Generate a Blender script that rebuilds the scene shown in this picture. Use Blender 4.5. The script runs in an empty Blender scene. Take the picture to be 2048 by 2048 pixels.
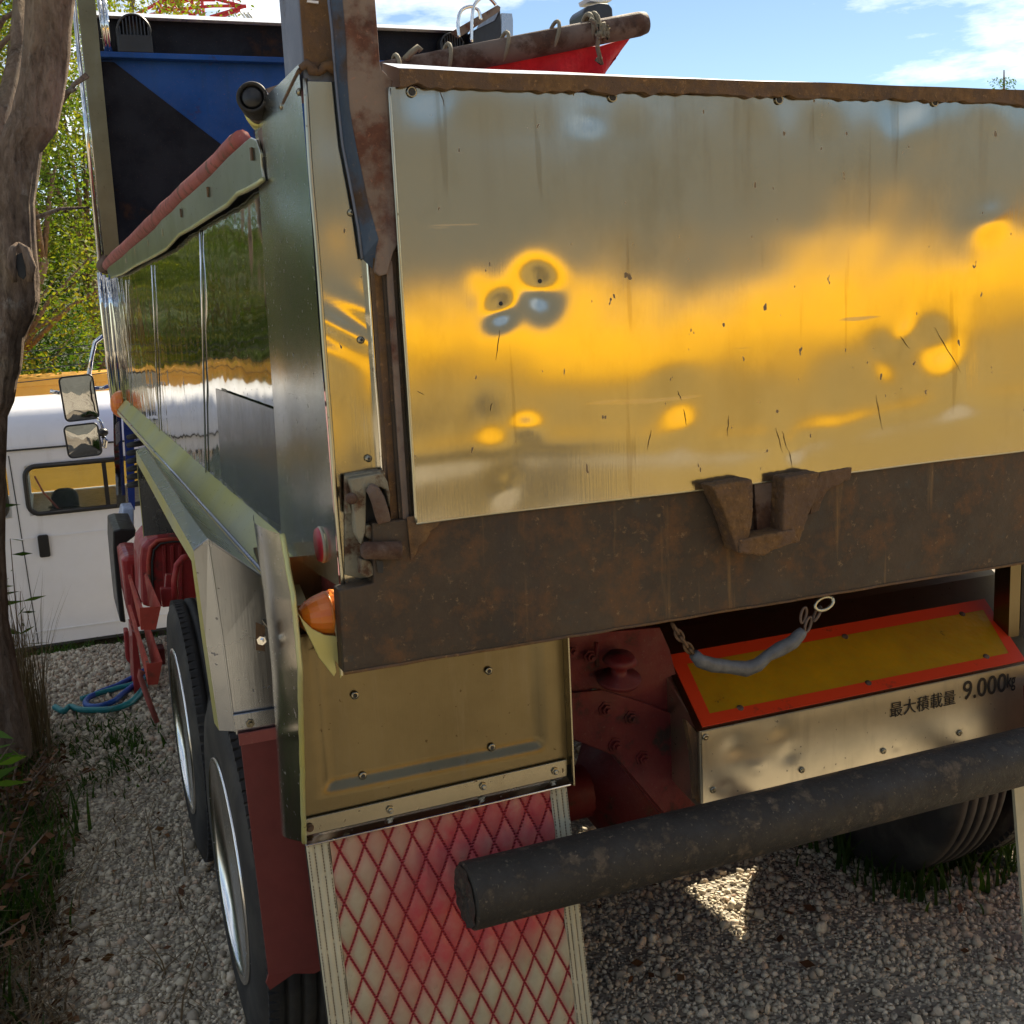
import bpy, bmesh, math, random
import numpy as np
from mathutils import Vector, Matrix

R = math.radians
scene = bpy.context.scene
COL = scene.collection
random.seed(7)

# ------------------------------------------------------------------ camera
CAM = np.array([-0.496, -2.2, 2.05])
YAW, PIT, ROL, FOC = R(21.59), R(10.316), R(2.766), 2292.0
_f = np.array([math.sin(YAW)*math.cos(PIT), math.cos(YAW)*math.cos(PIT), -math.sin(PIT)])
_r = np.array([math.cos(YAW), -math.sin(YAW), 0.0])
_d = np.cross(_f, _r)
_r2 = _r*math.cos(ROL)+_d*math.sin(ROL)
_d2 = -_r*math.sin(ROL)+_d*math.cos(ROL)
cam_data = bpy.data.cameras.new("camera")
cam = bpy.data.objects.new("camera", cam_data)
COL.objects.link(cam)
m = Matrix.Identity(4)
for i in range(3):
    m[i][0], m[i][1], m[i][2], m[i][3] = _r2[i], -_d2[i], -_f[i], CAM[i]
cam.matrix_world = m
cam_data.sensor_width = 36
cam_data.lens = FOC/2048*36
cam_data.clip_start = 0.05
cam_data.clip_end = 3000
scene.camera = cam

def at(x, y, axis, val):
    """survey helper: point of the photograph on a known real plane (axis 0/1/2 = val)"""
    v = np.array([(x-1024)/FOC, (y-1024)/FOC, 1.0])
    d = _r2*v[0]+_d2*v[1]+_f*v[2]
    t = (val-CAM[axis])/d[axis]
    return Vector(CAM+t*d)

# ------------------------------------------------------------------ light
SUN_AZ, SUN_EL = R(44), R(39)
world = bpy.data.worlds.new("World")
scene.world = world
world.use_nodes = True
wn, wl = world.node_tree.nodes, world.node_tree.links
wn.clear()
sky = wn.new("ShaderNodeTexSky"); sky.sky_type = 'NISHITA'; sky.sun_disc = False
sky.sun_elevation = SUN_EL; sky.sun_rotation = SUN_AZ
sky.air_density = 0.8; sky.dust_density = 0.0; sky.ozone_density = 3.0
wtc = wn.new("ShaderNodeTexCoord")
wmp = wn.new("ShaderNodeMapping"); wmp.inputs['Scale'].default_value = (1.3, 1.3, 5.0); wmp.inputs['Location'].default_value = (3.1, 1.3, 0.2)
wno = wn.new("ShaderNodeTexNoise"); wno.inputs['Scale'].default_value = 2.3; wno.inputs['Detail'].default_value = 9; wno.inputs['Roughness'].default_value = 0.62
wrp = wn.new("ShaderNodeValToRGB")
wrp.color_ramp.elements[0].position = 0.485; wrp.color_ramp.elements[0].color = (0, 0, 0, 1)
wrp.color_ramp.elements[1].position = 0.66; wrp.color_ramp.elements[1].color = (0.75, 0.75, 0.75, 1)
wmx = wn.new("ShaderNodeMixRGB"); wmx.inputs[2].default_value = (15.5, 15.8, 16.2, 1)  # bright broken clouds added to the sky for neutral fill in the shade
bg = wn.new("ShaderNodeBackground"); bg.inputs['Strength'].default_value = 0.062
wo = wn.new("ShaderNodeOutputWorld")
wl.new(wtc.outputs['Generated'], wmp.inputs['Vector']); wl.new(wmp.outputs[0], wno.inputs['Vector'])
wl.new(wno.outputs['Fac'], wrp.inputs[0]); wl.new(wrp.outputs[0], wmx.inputs[0])
wl.new(sky.outputs[0], wmx.inputs[1]); wl.new(wmx.outputs[0], bg.inputs[0]); wl.new(bg.outputs[0], wo.inputs[0])

sd = bpy.data.lights.new("sun", 'SUN'); sd.energy = 5.0; sd.angle = R(0.5); sd.color = (1.0, 0.93, 0.82)
sun = bpy.data.objects.new("sun", sd); COL.objects.link(sun)
sv = Vector((math.sin(SUN_AZ)*math.cos(SUN_EL), math.cos(SUN_AZ)*math.cos(SUN_EL), math.sin(SUN_EL)))
sun.rotation_euler = sv.to_track_quat('Z', 'Y').to_euler()
sun.location = (6, 10, 12)
scene.view_settings.view_transform = 'Standard'
scene.view_settings.look = 'None'
scene.view_settings.exposure = 1.28
scene.view_settings.use_white_balance = True
scene.view_settings.white_balance_temperature = 7400
scene.view_settings.white_balance_tint = 8
scene.view_settings.gamma = 1
scene.view_settings.use_curve_mapping = False
scene.cycles.max_bounces = 8
scene.cycles.transparent_max_bounces = 12
scene.cycles.sample_clamp_indirect = 6.0
scene.cycles.caustics_reflective = False

# ------------------------------------------------------------------ materials
class NT:
    def __init__(s, name):
        s.m = bpy.data.materials.new(name); s.m.use_nodes = True
        s.n, s.l = s.m.node_tree.nodes, s.m.node_tree.links
        s.b = s.n['Principled BSDF']; s.tc = s.n.new("ShaderNodeTexCoord")
    def coord(s, scale=(1, 1, 1), rot=(0, 0, 0), loc=(0, 0, 0)):
        mp = s.n.new("ShaderNodeMapping"); mp.inputs['Scale'].default_value = scale
        mp.inputs['Rotation'].default_value = rot; mp.inputs['Location'].default_value = loc
        s.l.new(s.tc.outputs['Object'], mp.inputs['Vector']); return mp.outputs[0]
    def noise(s, scale, detail=6, rough=.6, stretch=(1, 1, 1), rot=(0, 0, 0), loc=(0, 0, 0), dist=0):
        t = s.n.new("ShaderNodeTexNoise"); t.inputs['Scale'].default_value = scale
        t.inputs['Detail'].default_value = detail; t.inputs['Roughness'].default_value = rough
        t.inputs['Distortion'].default_value = dist
        s.l.new(s.coord(stretch, rot, loc), t.inputs['Vector']); return t.outputs['Fac']
    def vor(s, scale, stretch=(1, 1, 1), out='Distance'):
        t = s.n.new("ShaderNodeTexVoronoi"); t.inputs['Scale'].default_value = scale
        s.l.new(s.coord(stretch), t.inputs['Vector']); return t.outputs[out]
    def ramp(s, fac, a, b, ca=(0, 0, 0, 1), cb=(1, 1, 1, 1)):
        r = s.n.new("ShaderNodeValToRGB"); e = r.color_ramp.elements
        e[0].position, e[1].position = a, b
        e[0].color = ca if len(ca) == 4 else (*ca, 1); e[1].color = cb if len(cb) == 4 else (*cb, 1)
        s.l.new(fac, r.inputs[0]); return r.outputs[0]
    def mix(s, fac, a, b, blend='MIX'):
        x = s.n.new("ShaderNodeMixRGB"); x.blend_type = blend
        for i, v in enumerate((fac, a, b)):
            if isinstance(v, (int, float)): x.inputs[i].default_value = v if i == 0 else (v, v, v, 1)
            elif isinstance(v, tuple): x.inputs[i].default_value = (*v[:3], 1)
            else: s.l.new(v, x.inputs[i])
        return x.outputs[0]
    def math(s, op, a, b=0.0, c=0.0):
        x = s.n.new("ShaderNodeMath"); x.operation = op
        for i, v in enumerate((a, b, c)):
            if isinstance(v, (int, float)): x.inputs[i].default_value = v
            else: s.l.new(v, x.inputs[i])
        return x.outputs[0]
    def xyz(s):
        x = s.n.new("ShaderNodeSeparateXYZ"); s.l.new(s.tc.outputs['Object'], x.inputs[0]); return x.outputs
    def set(s, **k):
        names = dict(base='Base Color', rough='Roughness', metal='Metallic', spec='Specular IOR Level', coat='Coat Weight', trans='Transmission Weight', alpha='Alpha', emit='Emission Strength', coatr='Coat Roughness', aniso='Anisotropic', sub='Subsurface Weight', ior='IOR')
        for a, v in k.items():
            i = s.b.inputs[names[a]]
            if isinstance(v, tuple): i.default_value = (*v[:3], 1)
            elif isinstance(v, (int, float)): i.default_value = v
            else: s.l.new(v, i)
    def bump(s, h, strength=.3, dist=.01, prev=None):
        b = s.n.new("ShaderNodeBump"); b.inputs['Strength'].default_value = strength; b.inputs['Distance'].default_value = dist
        s.l.new(h, b.inputs['Height'])
        if prev is not None: s.l.new(prev, b.inputs['Normal'])
        s.l.new(b.outputs[0], s.b.inputs['Normal']); return b.outputs[0]

M = {}
def simple(name, base, rough=.5, metal=0., var=.25, scale=9, bump=.15, bscale=60, coat=0.):
    t = NT(name)
    n = t.noise(scale)
    d = tuple(c*(1-var) for c in base); l = tuple(min(1, c*(1+var)) for c in base)
    t.set(base=t.ramp(n, .3, .7, d, l), rough=t.ramp(t.noise(scale*2.3), .3, .7, (rough*.8,)*3, (min(1, rough*1.2),)*3), metal=metal, coat=coat)
    if bump: t.bump(t.noise(bscale), bump, .004)
    M[name] = t.m; return t.m

def weathered(name, base, rust=(.10, .045, .02), amount=.5, rough=.5, metal=0., scale=7, streak=True, dark=(.03, .03, .03), coat=0., bump=.35):
    """paint with rust patches, dark grime and vertical streaks"""
    t = NT(name)
    n1 = t.noise(scale, 8, .65, loc=(3, 1, 7)); n2 = t.noise(scale*3.1, 7, .7, loc=(1, 5, 2)); n3 = t.noise(scale*.5, 5)
    c0 = t.mix(t.ramp(n3, .35, .7), base, tuple(c*.62 for c in base))
    rr = t.mix(t.ramp(n2, .3, .7), rust, tuple(c*.4 for c in rust))
    c = t.mix(t.ramp(n1, .62-amount*.3, .70-amount*.22), c0, rr)
    if streak:
        s_ = t.noise(14, 6, .6, stretch=(1, 1, .07), loc=(0, 4, 0))
        c = t.mix(t.math('MULTIPLY', t.ramp(s_, .52, .75), .55), c, dark)
    c = t.mix(t.math('MULTIPLY', t.ramp(t.noise(90, 3, .7), .62, .72), .35), c, tuple(min(1, x*2.6+.03) for x in rust))
    t.set(base=c, rough=t.mix(t.ramp(n1, .4, .6), rough, .8), metal=metal, coat=coat)
    t.bump(t.mix(.5, n1, t.noise(120, 5, .7)), bump, .006)
    M[name] = t.m; return t.m

def steel(name, base=(.62, .61, .58), rough=.16, grime=(.25, .24, .17), gam=.35, brush=.05, dirt=.25, green=0., lowgreen=None):
    t = NT(name)
    br = t.noise(260, 4, .6, stretch=(1, 1, .03)); n = t.noise(3.1, 6, .6, loc=(2, 2, 2)); st = t.noise(24, 6, .65, stretch=(1, 1, .12))
    c = t.mix(t.math('MULTIPLY', t.ramp(n, .42, .72), gam), base, grime)
    c = t.mix(t.math('MULTIPLY', t.ramp(st, .55, .8), dirt), c, (.2, .17, .12))
    if green: c = t.mix(t.math('MULTIPLY', t.ramp(t.noise(2.2, 5, .6, loc=(9, 1, 3)), .3, .6), green), c, (.56, .52, .15))
    sp = t.ramp(t.noise(70, 2, .5, loc=(5, 5, 5)), .70, .74)
    c = t.mix(t.math('MULTIPLY', sp, .5), c, (.12, .07, .03))
    ro = t.math('ADD', t.math('MULTIPLY', n, .10), rough-.05)
    ro = t.math('ADD', ro, t.math('MULTIPLY', sp, .4))
    t.set(base=c, rough=ro, metal=1.0)
    nb = t.bump(br, brush, .002); t.bump(t.noise(9, 3, .5), brush*.6, .01, nb)
    M[name] = t.m; return t.m

steel('polished steel', base=(.42, .425, .41), rough=.06, gam=.4, brush=0, dirt=.55)
steel('stainless column', base=(.60, .60, .58), rough=.20, brush=.10, gam=.5, green=.10)
steel('galvanised strip', base=(.50, .50, .46), rough=.30, brush=.12, gam=.6, green=.18)
steel('mossy steel sill', base=(.50, .52, .34), rough=.42, brush=.08, gam=.3, green=.85)
M['mossy steel sill'].node_tree.nodes['Principled BSDF'].inputs['Metallic'].default_value = .55
steel('dull sheet', base=(.44, .47, .52), rough=.27, brush=.12, gam=.3, grime=(.30, .33, .38), dirt=.1)
steel('chrome', base=(.80, .80, .80), rough=.06, gam=.15, brush=.01, dirt=.1)
steel('wing steel', base=(.66, .67, .68), rough=.20, gam=.3, brush=.10, dirt=.6)
steel('housing sheet', base=(.80, .73, .58), rough=.40, brush=.06, gam=.4)
steel('rim alloy', base=(.82, .82, .82), rough=.24, gam=.1, brush=.02, dirt=.1)
steel('tan steel plate', base=(.19, .155, .09), rough=.32, brush=.12, gam=.7, grime=(.12, .095, .055), dirt=.7)
steel('steel strip', base=(.33, .30, .23), rough=.26, brush=.08, gam=.5, dirt=.4)
steel('housing steel', base=(.66, .60, .47), rough=.36, brush=.06, gam=.3)
t = NT('rusty beam')
n1 = t.noise(2.2, 8, .7, loc=(3, 1, 7)); n2 = t.noise(11, 9, .75, loc=(1, 5, 2)); st = t.noise(13, 7, .65, stretch=(1, 1, .06), loc=(0, 4, 0)); fl_ = t.noise(55, 5, .75)
c = t.mix(t.ramp(n1, .32, .68), (.022, .017, .013), (.085, .056, .034))
c = t.mix(t.math('MULTIPLY', t.ramp(n2, .50, .66), .7), c, (.17, .080, .030))
c = t.mix(t.math('MULTIPLY', t.ramp(n2, .30, .42, (1, 1, 1, 1), (0, 0, 0, 1)), .7), c, (.028, .034, .038))
c = t.mix(t.math('MULTIPLY', t.ramp(st, .58, .70), .85), c, (.26, .15, .055))
c = t.mix(t.math('MULTIPLY', t.ramp(t.noise(9, 7, .65, stretch=(1, 1, .08), loc=(9, 4, 3)), .55, .75), .6), c, (.035, .030, .028))
c = t.mix(t.math('MULTIPLY', t.ramp(fl_, .60, .70), .6), c, (.30, .20, .10))
t.set(base=c, rough=t.mix(t.ramp(n2, .3, .7), .5, .85), metal=.1); nb = t.bump(n2, .5, .006); t.bump(fl_, .5, .003, nb)
M['rusty beam'] = t.m
weathered('rust plate', (.24, .175, .135), (.15, .055, .030), .48, .7, .0, 9, dark=(.05, .07, .10))
weathered('rusty blue', (.05, .085, .14), (.10, .055, .03), .5, .5, .1, 6)
weathered('blue grey paint', (.18, .21, .28), (.12, .09, .06), .15, .5, 0, 5)
weathered('heavy rust', (.14, .08, .045), (.21, .11, .04), .6, .8, 0, 14, bump=.9)
weathered('pale worn bracket', (.30, .275, .20), (.13, .06, .03), .45, .6, .2, 18, streak=False, bump=.8)
weathered('pipe paint', (.030, .027, .023), (.13, .10, .07), .22, .55, .1, 16, streak=False, bump=.6)
weathered('chassis red', (.17, .012, .014), (.06, .03, .02), .28, .5, 0, 9, dark=(.05, .006, .006))
weathered('box red', (.42, .024, .024), (.10, .05, .04), .12, .4, 0, 6, dark=(.12, .02, .02), coat=.3)
weathered('rack red', (.58, .075, .045), (.22, .10, .06), .15, .5, 0, 6, streak=False)
weathered('rail red', (.42, .11, .09), (.20, .11, .07), .3, .6, 0, 14, streak=False)
weathered('pole rust', (.19, .13, .10), (.10, .045, .025), .5, .7, 0, 9, streak=False, bump=.6)
weathered('navy wall', (.006, .075, .30), (.09, .03, .012), .02, .42, 0, 3, dark=(.01, .05, .14), bump=.05)
M['navy wall'].node_tree.nodes['Principled BSDF'].inputs['Specular IOR Level'].default_value = .3
weathered('dark navy wall', (.005, .006, .012), (.05, .02, .010), .10, .45, 0, 3, dark=(.008, .01, .015), bump=.05)  # near-black navy: upper board, and the reflection painted on the headboard
M['dark navy wall'].node_tree.nodes['Principled BSDF'].inputs['Specular IOR Level'].default_value = .25
simple('black plastic', (.012, .012, .013), .4)
simple('dark box', (.02, .022, .028), .35)
simple('rubber', (.028, .027, .027), .75, bump=.5, bscale=90)
simple('red rubber flap', (.19, .035, .028), .6, var=.15, bump=.25, bscale=25)
simple('cab blue', (.02, .05, .26), .25, var=.1, bump=0, coat=.6)
simple('white paint', (.80, .80, .80), .3, var=.03, bump=.02, bscale=6, coat=.4)
t = NT('van white'); c = t.mix(t.math('MULTIPLY', t.ramp(t.noise(1.5, 7, .7), .45, .75), .25), (.84, .84, .86), (.60, .58, .55))
c = t.mix(t.math('MULTIPLY', t.ramp(t.noise(9, 6, .6, stretch=(1, 1, .1)), .56, .75), .3), c, (.50, .46, .42)); t.set(base=c, rough=.3, coat=.4); t.bump(t.noise(2.2, 3), .15, .02); M['van white'] = t.m
simple('seam dark', (.03, .03, .03), .7, bump=0)
simple('rope', (.22, .19, .13), .9, bump=.8, bscale=160)
simple('red cloth', (.62, .015, .03), .75, bump=.2)
simple('trim vinyl', (.52, .49, .36), .5, var=.12, bump=.25, bscale=40)
simple('thread', (.10, .06, .04), .8, bump=0)
simple('grey sleeve', (.10, .105, .11), .45, var=.4, scale=25, bump=.6)
simple('machine yellow', (.84, .45, .005), .38, var=.06, scale=2, bump=.02)
simple('machine ochre', (.24, .165, .045), .6, var=.3, scale=2, bump=.1)
simple('truck orange yellow', (.62, .30, .035), .5, var=.12, scale=3, bump=.05)
simple('blue hose', (.012, .09, .38), .35, bump=0); simple('green hose', (.01, .22, .24), .35, bump=0)
simple('backdrop grey', (.085, .088, .080), .9, var=.2, scale=1.2, bump=.3)
simple('pylon red', (.60, .03, .04), .5, bump=0); simple('pylon white', (.75, .75, .75), .5, bump=0)
simple('wire', (.03, .03, .03), .6, bump=0)
simple('seat fabric', (.05, .055, .06), .8)
simple('tape film', (.10, .105, .11), .22, metal=.6, var=.15, scale=4, bump=.05)
simple('sky reflection blue', (.45, .55, .75), .3, bump=0)  # pale blue is the sky's reflection put into the colour

t = NT('window glass'); t.set(base=(.80, .90, .88), rough=.02, trans=1.0, ior=1.02, spec=.6, coat=.6); M['window glass'] = t.m
t.n.remove(t.tc) if False else None
t = NT('mirror glass'); t.set(base=(.85, .87, .88), rough=.02, metal=1.0); t.bump(t.noise(5, 1), .12, .02); M['mirror glass'] = t.m; t.set(base=(.6, .62, .65))
t = NT('amber lens'); t.set(base=t.ramp(t.noise(30), .3, .7, (.80, .16, .01), (.9, .26, .02)), rough=.28, sub=.3, coat=.3); M['amber lens'] = t.m
t = NT('red reflector'); t.set(base=t.ramp(t.noise(18), .35, .7, (.50, .02, .035), (.58, .07, .09)), rough=.4, coat=.2); M['red reflector'] = t.m

# dented tailgate sheet: brushed stainless with vertical hairlines, rust runs from the top edge and pin marks
t = NT('tailgate steel')
X, Y, Z = t.xyz()
br = t.noise(300, 4, .6, stretch=(1, 1, .02)); n = t.noise(2.2, 6, .6, loc=(2, 7, 2))
sc1 = t.ramp(t.noise(40, 3, .4, stretch=(1, 1, .05), rot=(0, R(6), 0)), .70, .73)
sc2 = t.ramp(t.noise(34, 3, .4, stretch=(.06, 1, 1), rot=(0, R(-24), 0)), .71, .73)
runs = t.ramp(t.noise(16, 4, .6, stretch=(1, 1, .05), loc=(4, 0, 0)), .54, .72)
topm = t.ramp(Z, .80, 1.0)   # replaced below by mapping to metres
mr = t.n.new("ShaderNodeMapRange"); t.l.new(Z, mr.inputs['Value'])
mr.inputs['From Min'].default_value = 2.18; mr.inputs['From Max'].default_value = 2.46
c = t.mix(t.math('MULTIPLY', t.ramp(n, .40, .75), .45), (.56, .54, .47), (.42, .38, .28))
c = t.mix(t.math('MULTIPLY', t.ramp(t.noise(5, 8, .75, stretch=(1, 1, .5), loc=(8, 3, 1)), .50, .62), .25), c, (.34, .30, .20))
c = t.mix(t.math('MULTIPLY', t.math('MULTIPLY', runs, mr.outputs[0]), .55), c, (.24, .15, .06))
sp = t.ramp(t.noise(55, 2, .5, stretch=(1, 1, .5), loc=(5, 5, 5)), .735, .75)
c = t.mix(t.math('MULTIPLY', sp, .75), c, (.10, .06, .03))
c = t.mix(t.math('MULTIPLY', sc1, .25), c, (.22, .16, .08))
ro = t.math('ADD', t.math('MULTIPLY', n, .10), .075)
ro = t.math('ADD', ro, t.math('MULTIPLY', sc2, .12)); ro = t.math('ADD', ro, t.math('MULTIPLY', sp, .4))
t.set(base=c, rough=ro, metal=1.0)
t.bump(br, .07, .002)
M['tailgate steel'] = t.m

# quilted vinyl flap
DX, DZ = .0545, .121
t = NT('quilted vinyl')
X, Y, Z = t.xyz()
u, v = t.math('DIVIDE', X, DX), t.math('DIVIDE', Z, DZ)
X = t.math('ADD', X, 1.2)
a = t.math('PINGPONG', t.math('ADD', u, v), .5); b = t.math('PINGPONG', t.math('SUBTRACT', u, v), .5)
dmin = t.math('MINIMUM', a, b)
seam = t.ramp(dmin, .030, .075, (1, 1, 1, 1), (0, 0, 0, 1))
halo = t.ramp(dmin, .04, .24, (1, 1, 1, 1), (0, 0, 0, 1))
n = t.noise(9, 6, .6)
# dye that bled out of the stitching: a band falling from the upper right corner to the pipe's end
dist = t.math('ABSOLUTE', t.math('SUBTRACT', t.math('SUBTRACT', Z, .765), t.math('MULTIPLY', t.math('SUBTRACT', X, .30), .30)))
rightish = t.n.new("ShaderNodeMapRange"); t.l.new(X, rightish.inputs['Value']); rightish.inputs['From Min'].default_value = .0; rightish.inputs['From Max'].default_value = .24
band = t.ramp(dist, .09, .27, (1, 1, 1, 1), (0, 0, 0, 1))
dye = t.math('MINIMUM', 1.0, t.math('MULTIPLY', t.math('MULTIPLY', t.math('MULTIPLY', band, rightish.outputs[0]), t.ramp(n, .10, .5)), 1.8))
topred = t.n.new("ShaderNodeMapRange"); t.l.new(Z, topred.inputs['Value']); topred.inputs['From Min'].default_value = .74; topred.inputs['From Max'].default_value = .92
dye = t.math('MAXIMUM', dye, t.math('MULTIPLY', topred.outputs[0], t.math('ADD', .35, t.math('MULTIPLY', rightish.outputs[0], .40))))
c = t.mix(t.ramp(n, .3, .7), (.52, .47, .34), (.36, .31, .21))
c = t.mix(t.math('MULTIPLY', t.ramp(t.noise(4, 8, .7, loc=(3, 3, 3)), .48, .7), .5), c, (.30, .24, .15))
c = t.mix(t.math('MULTIPLY', dye, t.ramp(t.noise(16, 7, .7), .25, .6, (.6, .6, .6, 1), (.95, .95, .95, 1))), c, (.50, .045, .070))
c = t.mix(t.math('MULTIPLY', halo, .45), c, (.48, .06, .07))
c = t.mix(seam, c, (.30, .008, .02))
c = t.mix(t.math('MULTIPLY', t.ramp(t.noise(38, 5, .7, loc=(2, 2, 2)), .62, .72), .45), c, (.12, .08, .05))
t.set(base=c, rough=.42)
st = t.n.new("ShaderNodeTexWave"); st.inputs['Scale'].default_value = 42; st.bands_direction = 'Z'
t.l.new(t.coord(), st.inputs['Vector'])
nb = t.bump(t.noise(60, 4), .15, .002); t.bump(t.math('MULTIPLY', seam, st.outputs['Fac']), .9, .003, nb)
M['quilted vinyl'] = t.m

# warning plate sheeting
t = NT('reflector yellow')
ch = t.n.new("ShaderNodeTexVoronoi"); ch.inputs['Scale'].default_value = 60; t.l.new(t.coord(), ch.inputs['Vector'])
c = t.mix(t.ramp(t.noise(8, 6), .35, .7), (.62, .30, .008), (.42, .20, .010))
c = t.mix(t.math('MULTIPLY', ch.outputs['Distance'], .5), c, (.42, .30, .02))
c = t.mix(t.ramp(t.noise(14, 7, .7, loc=(1, 2, 3)), .66, .72), c, (.08, .05, .02))
t.set(base=c, rough=.35, coat=.3); t.bump(ch.outputs['Distance'], .25, .003); M['reflector yellow'] = t.m
t = NT('reflector red')
c = t.mix(t.ramp(t.noise(12, 7, .7), .60, .70), (.78, .06, .018), (.30, .05, .03)); t.set(base=c, rough=.35, coat=.3); M['reflector red'] = t.m
steelx = 0
simple('print ink', (.02, .015, .012), .5, bump=0)

# tyre
t = NT('tyre side'); c = t.mix(t.ramp(t.noise(6, 6), .45, .7), (.020, .019, .019), (.060, .055, .046)); t.set(base=c, rough=.72)
t.bump(t.noise(50, 5, .7), .4, .004); M['tyre'] = t.m

# bark
t = NT('bark')
n1 = t.noise(9, 8, .7, stretch=(1, 1, .28), dist=.6); n2 = t.noise(3, 6, .6, loc=(4, 4, 1)); n3 = t.noise(40, 6, .7, stretch=(1, 1, .4))
c = t.mix(t.ramp(n1, .35, .65), (.10, .07, .05), (.33, .24, .18))
c = t.mix(t.ramp(n2, .50, .68), c, (.30, .23, .16))
c = t.mix(t.math('MULTIPLY', t.ramp(t.noise(7, 7, .75, loc=(7, 3, 3)), .58, .66), .8), c, (.34, .31, .27))
vc = t.vor(26, (1, 1, .35)); c = t.mix(t.math('MULTIPLY', t.ramp(vc, .0, .25, (1, 1, 1, 1), (0, 0, 0, 1)), .6), c, (.04, .026, .018))
c = t.mix(t.math('MULTIPLY', t.ramp(n3, .5, .72), .55), c, (.42, .33, .26)); c = t.mix(t.math('MULTIPLY', t.ramp(n3, .28, .42, (1, 1, 1, 1), (0, 0, 0, 1)), .7), c, (.03, .02, .014))
t.set(base=c, rough=.95, spec=.15); nb = t.bump(n1, 1.0, .05); nb = t.bump(vc, .6, .02, nb); t.bump(n3, .9, .02, nb); M['bark'] = t.m

def leafmat(name, cols, trans=.45):
    t = NT(name); n, l = t.n, t.l
    at_ = n.new("ShaderNodeAttribute"); at_.attribute_name = 'tint'
    r = n.new("ShaderNodeValToRGB"); l.new(at_.outputs['Fac'], r.inputs[0])
    r.color_ramp.elements[0].color = (*cols[0], 1); r.color_ramp.elements[1].color = (*cols[-1], 1)
    for i, c_ in enumerate(cols[1:-1]):
        e = r.color_ramp.elements.new((i+1)/(len(cols)-1)); e.color = (*c_, 1)
    tr = n.new("ShaderNodeBsdfTranslucent"); mx = n.new("ShaderNodeMixShader"); mx.inputs[0].default_value = trans
    g = n.new("ShaderNodeMixRGB"); g.blend_type = 'MULTIPLY'; g.inputs[0].default_value = 1; g.inputs[2].default_value = (1.5, 1.7, .6, 1)
    l.new(r.outputs[0], t.b.inputs['Base Color']); l.new(r.outputs[0], g.inputs[1]); l.new(g.outputs[0], tr.inputs[0])
    t.b.inputs['Roughness'].default_value = .7; t.b.inputs['Specular IOR Level'].default_value = .2
    l.new(t.b.outputs[0], mx.inputs[1]); l.new(tr.outputs[0], mx.inputs[2]); l.new(mx.outputs[0], n['Material Output'].inputs[0])
    M[name] = t.m
leafmat('leaf yellow green', [(.035, .06, .012), (.07, .11, .018), (.15, .18, .025), (.22, .18, .03)], .38)
leafmat('leaf dark green', [(.02, .045, .01), (.04, .08, .015), (.07, .12, .02)])
leafmat('leaf fresh', [(.04, .10, .02), (.09, .18, .03), (.16, .24, .05)])
leafmat('dry leaf', [(.06, .025, .012), (.12, .05, .02), (.20, .10, .05)], .15)
leafmat('dry stem', [(.08, .05, .03), (.16, .11, .06), (.24, .18, .10)], .1)

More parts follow.
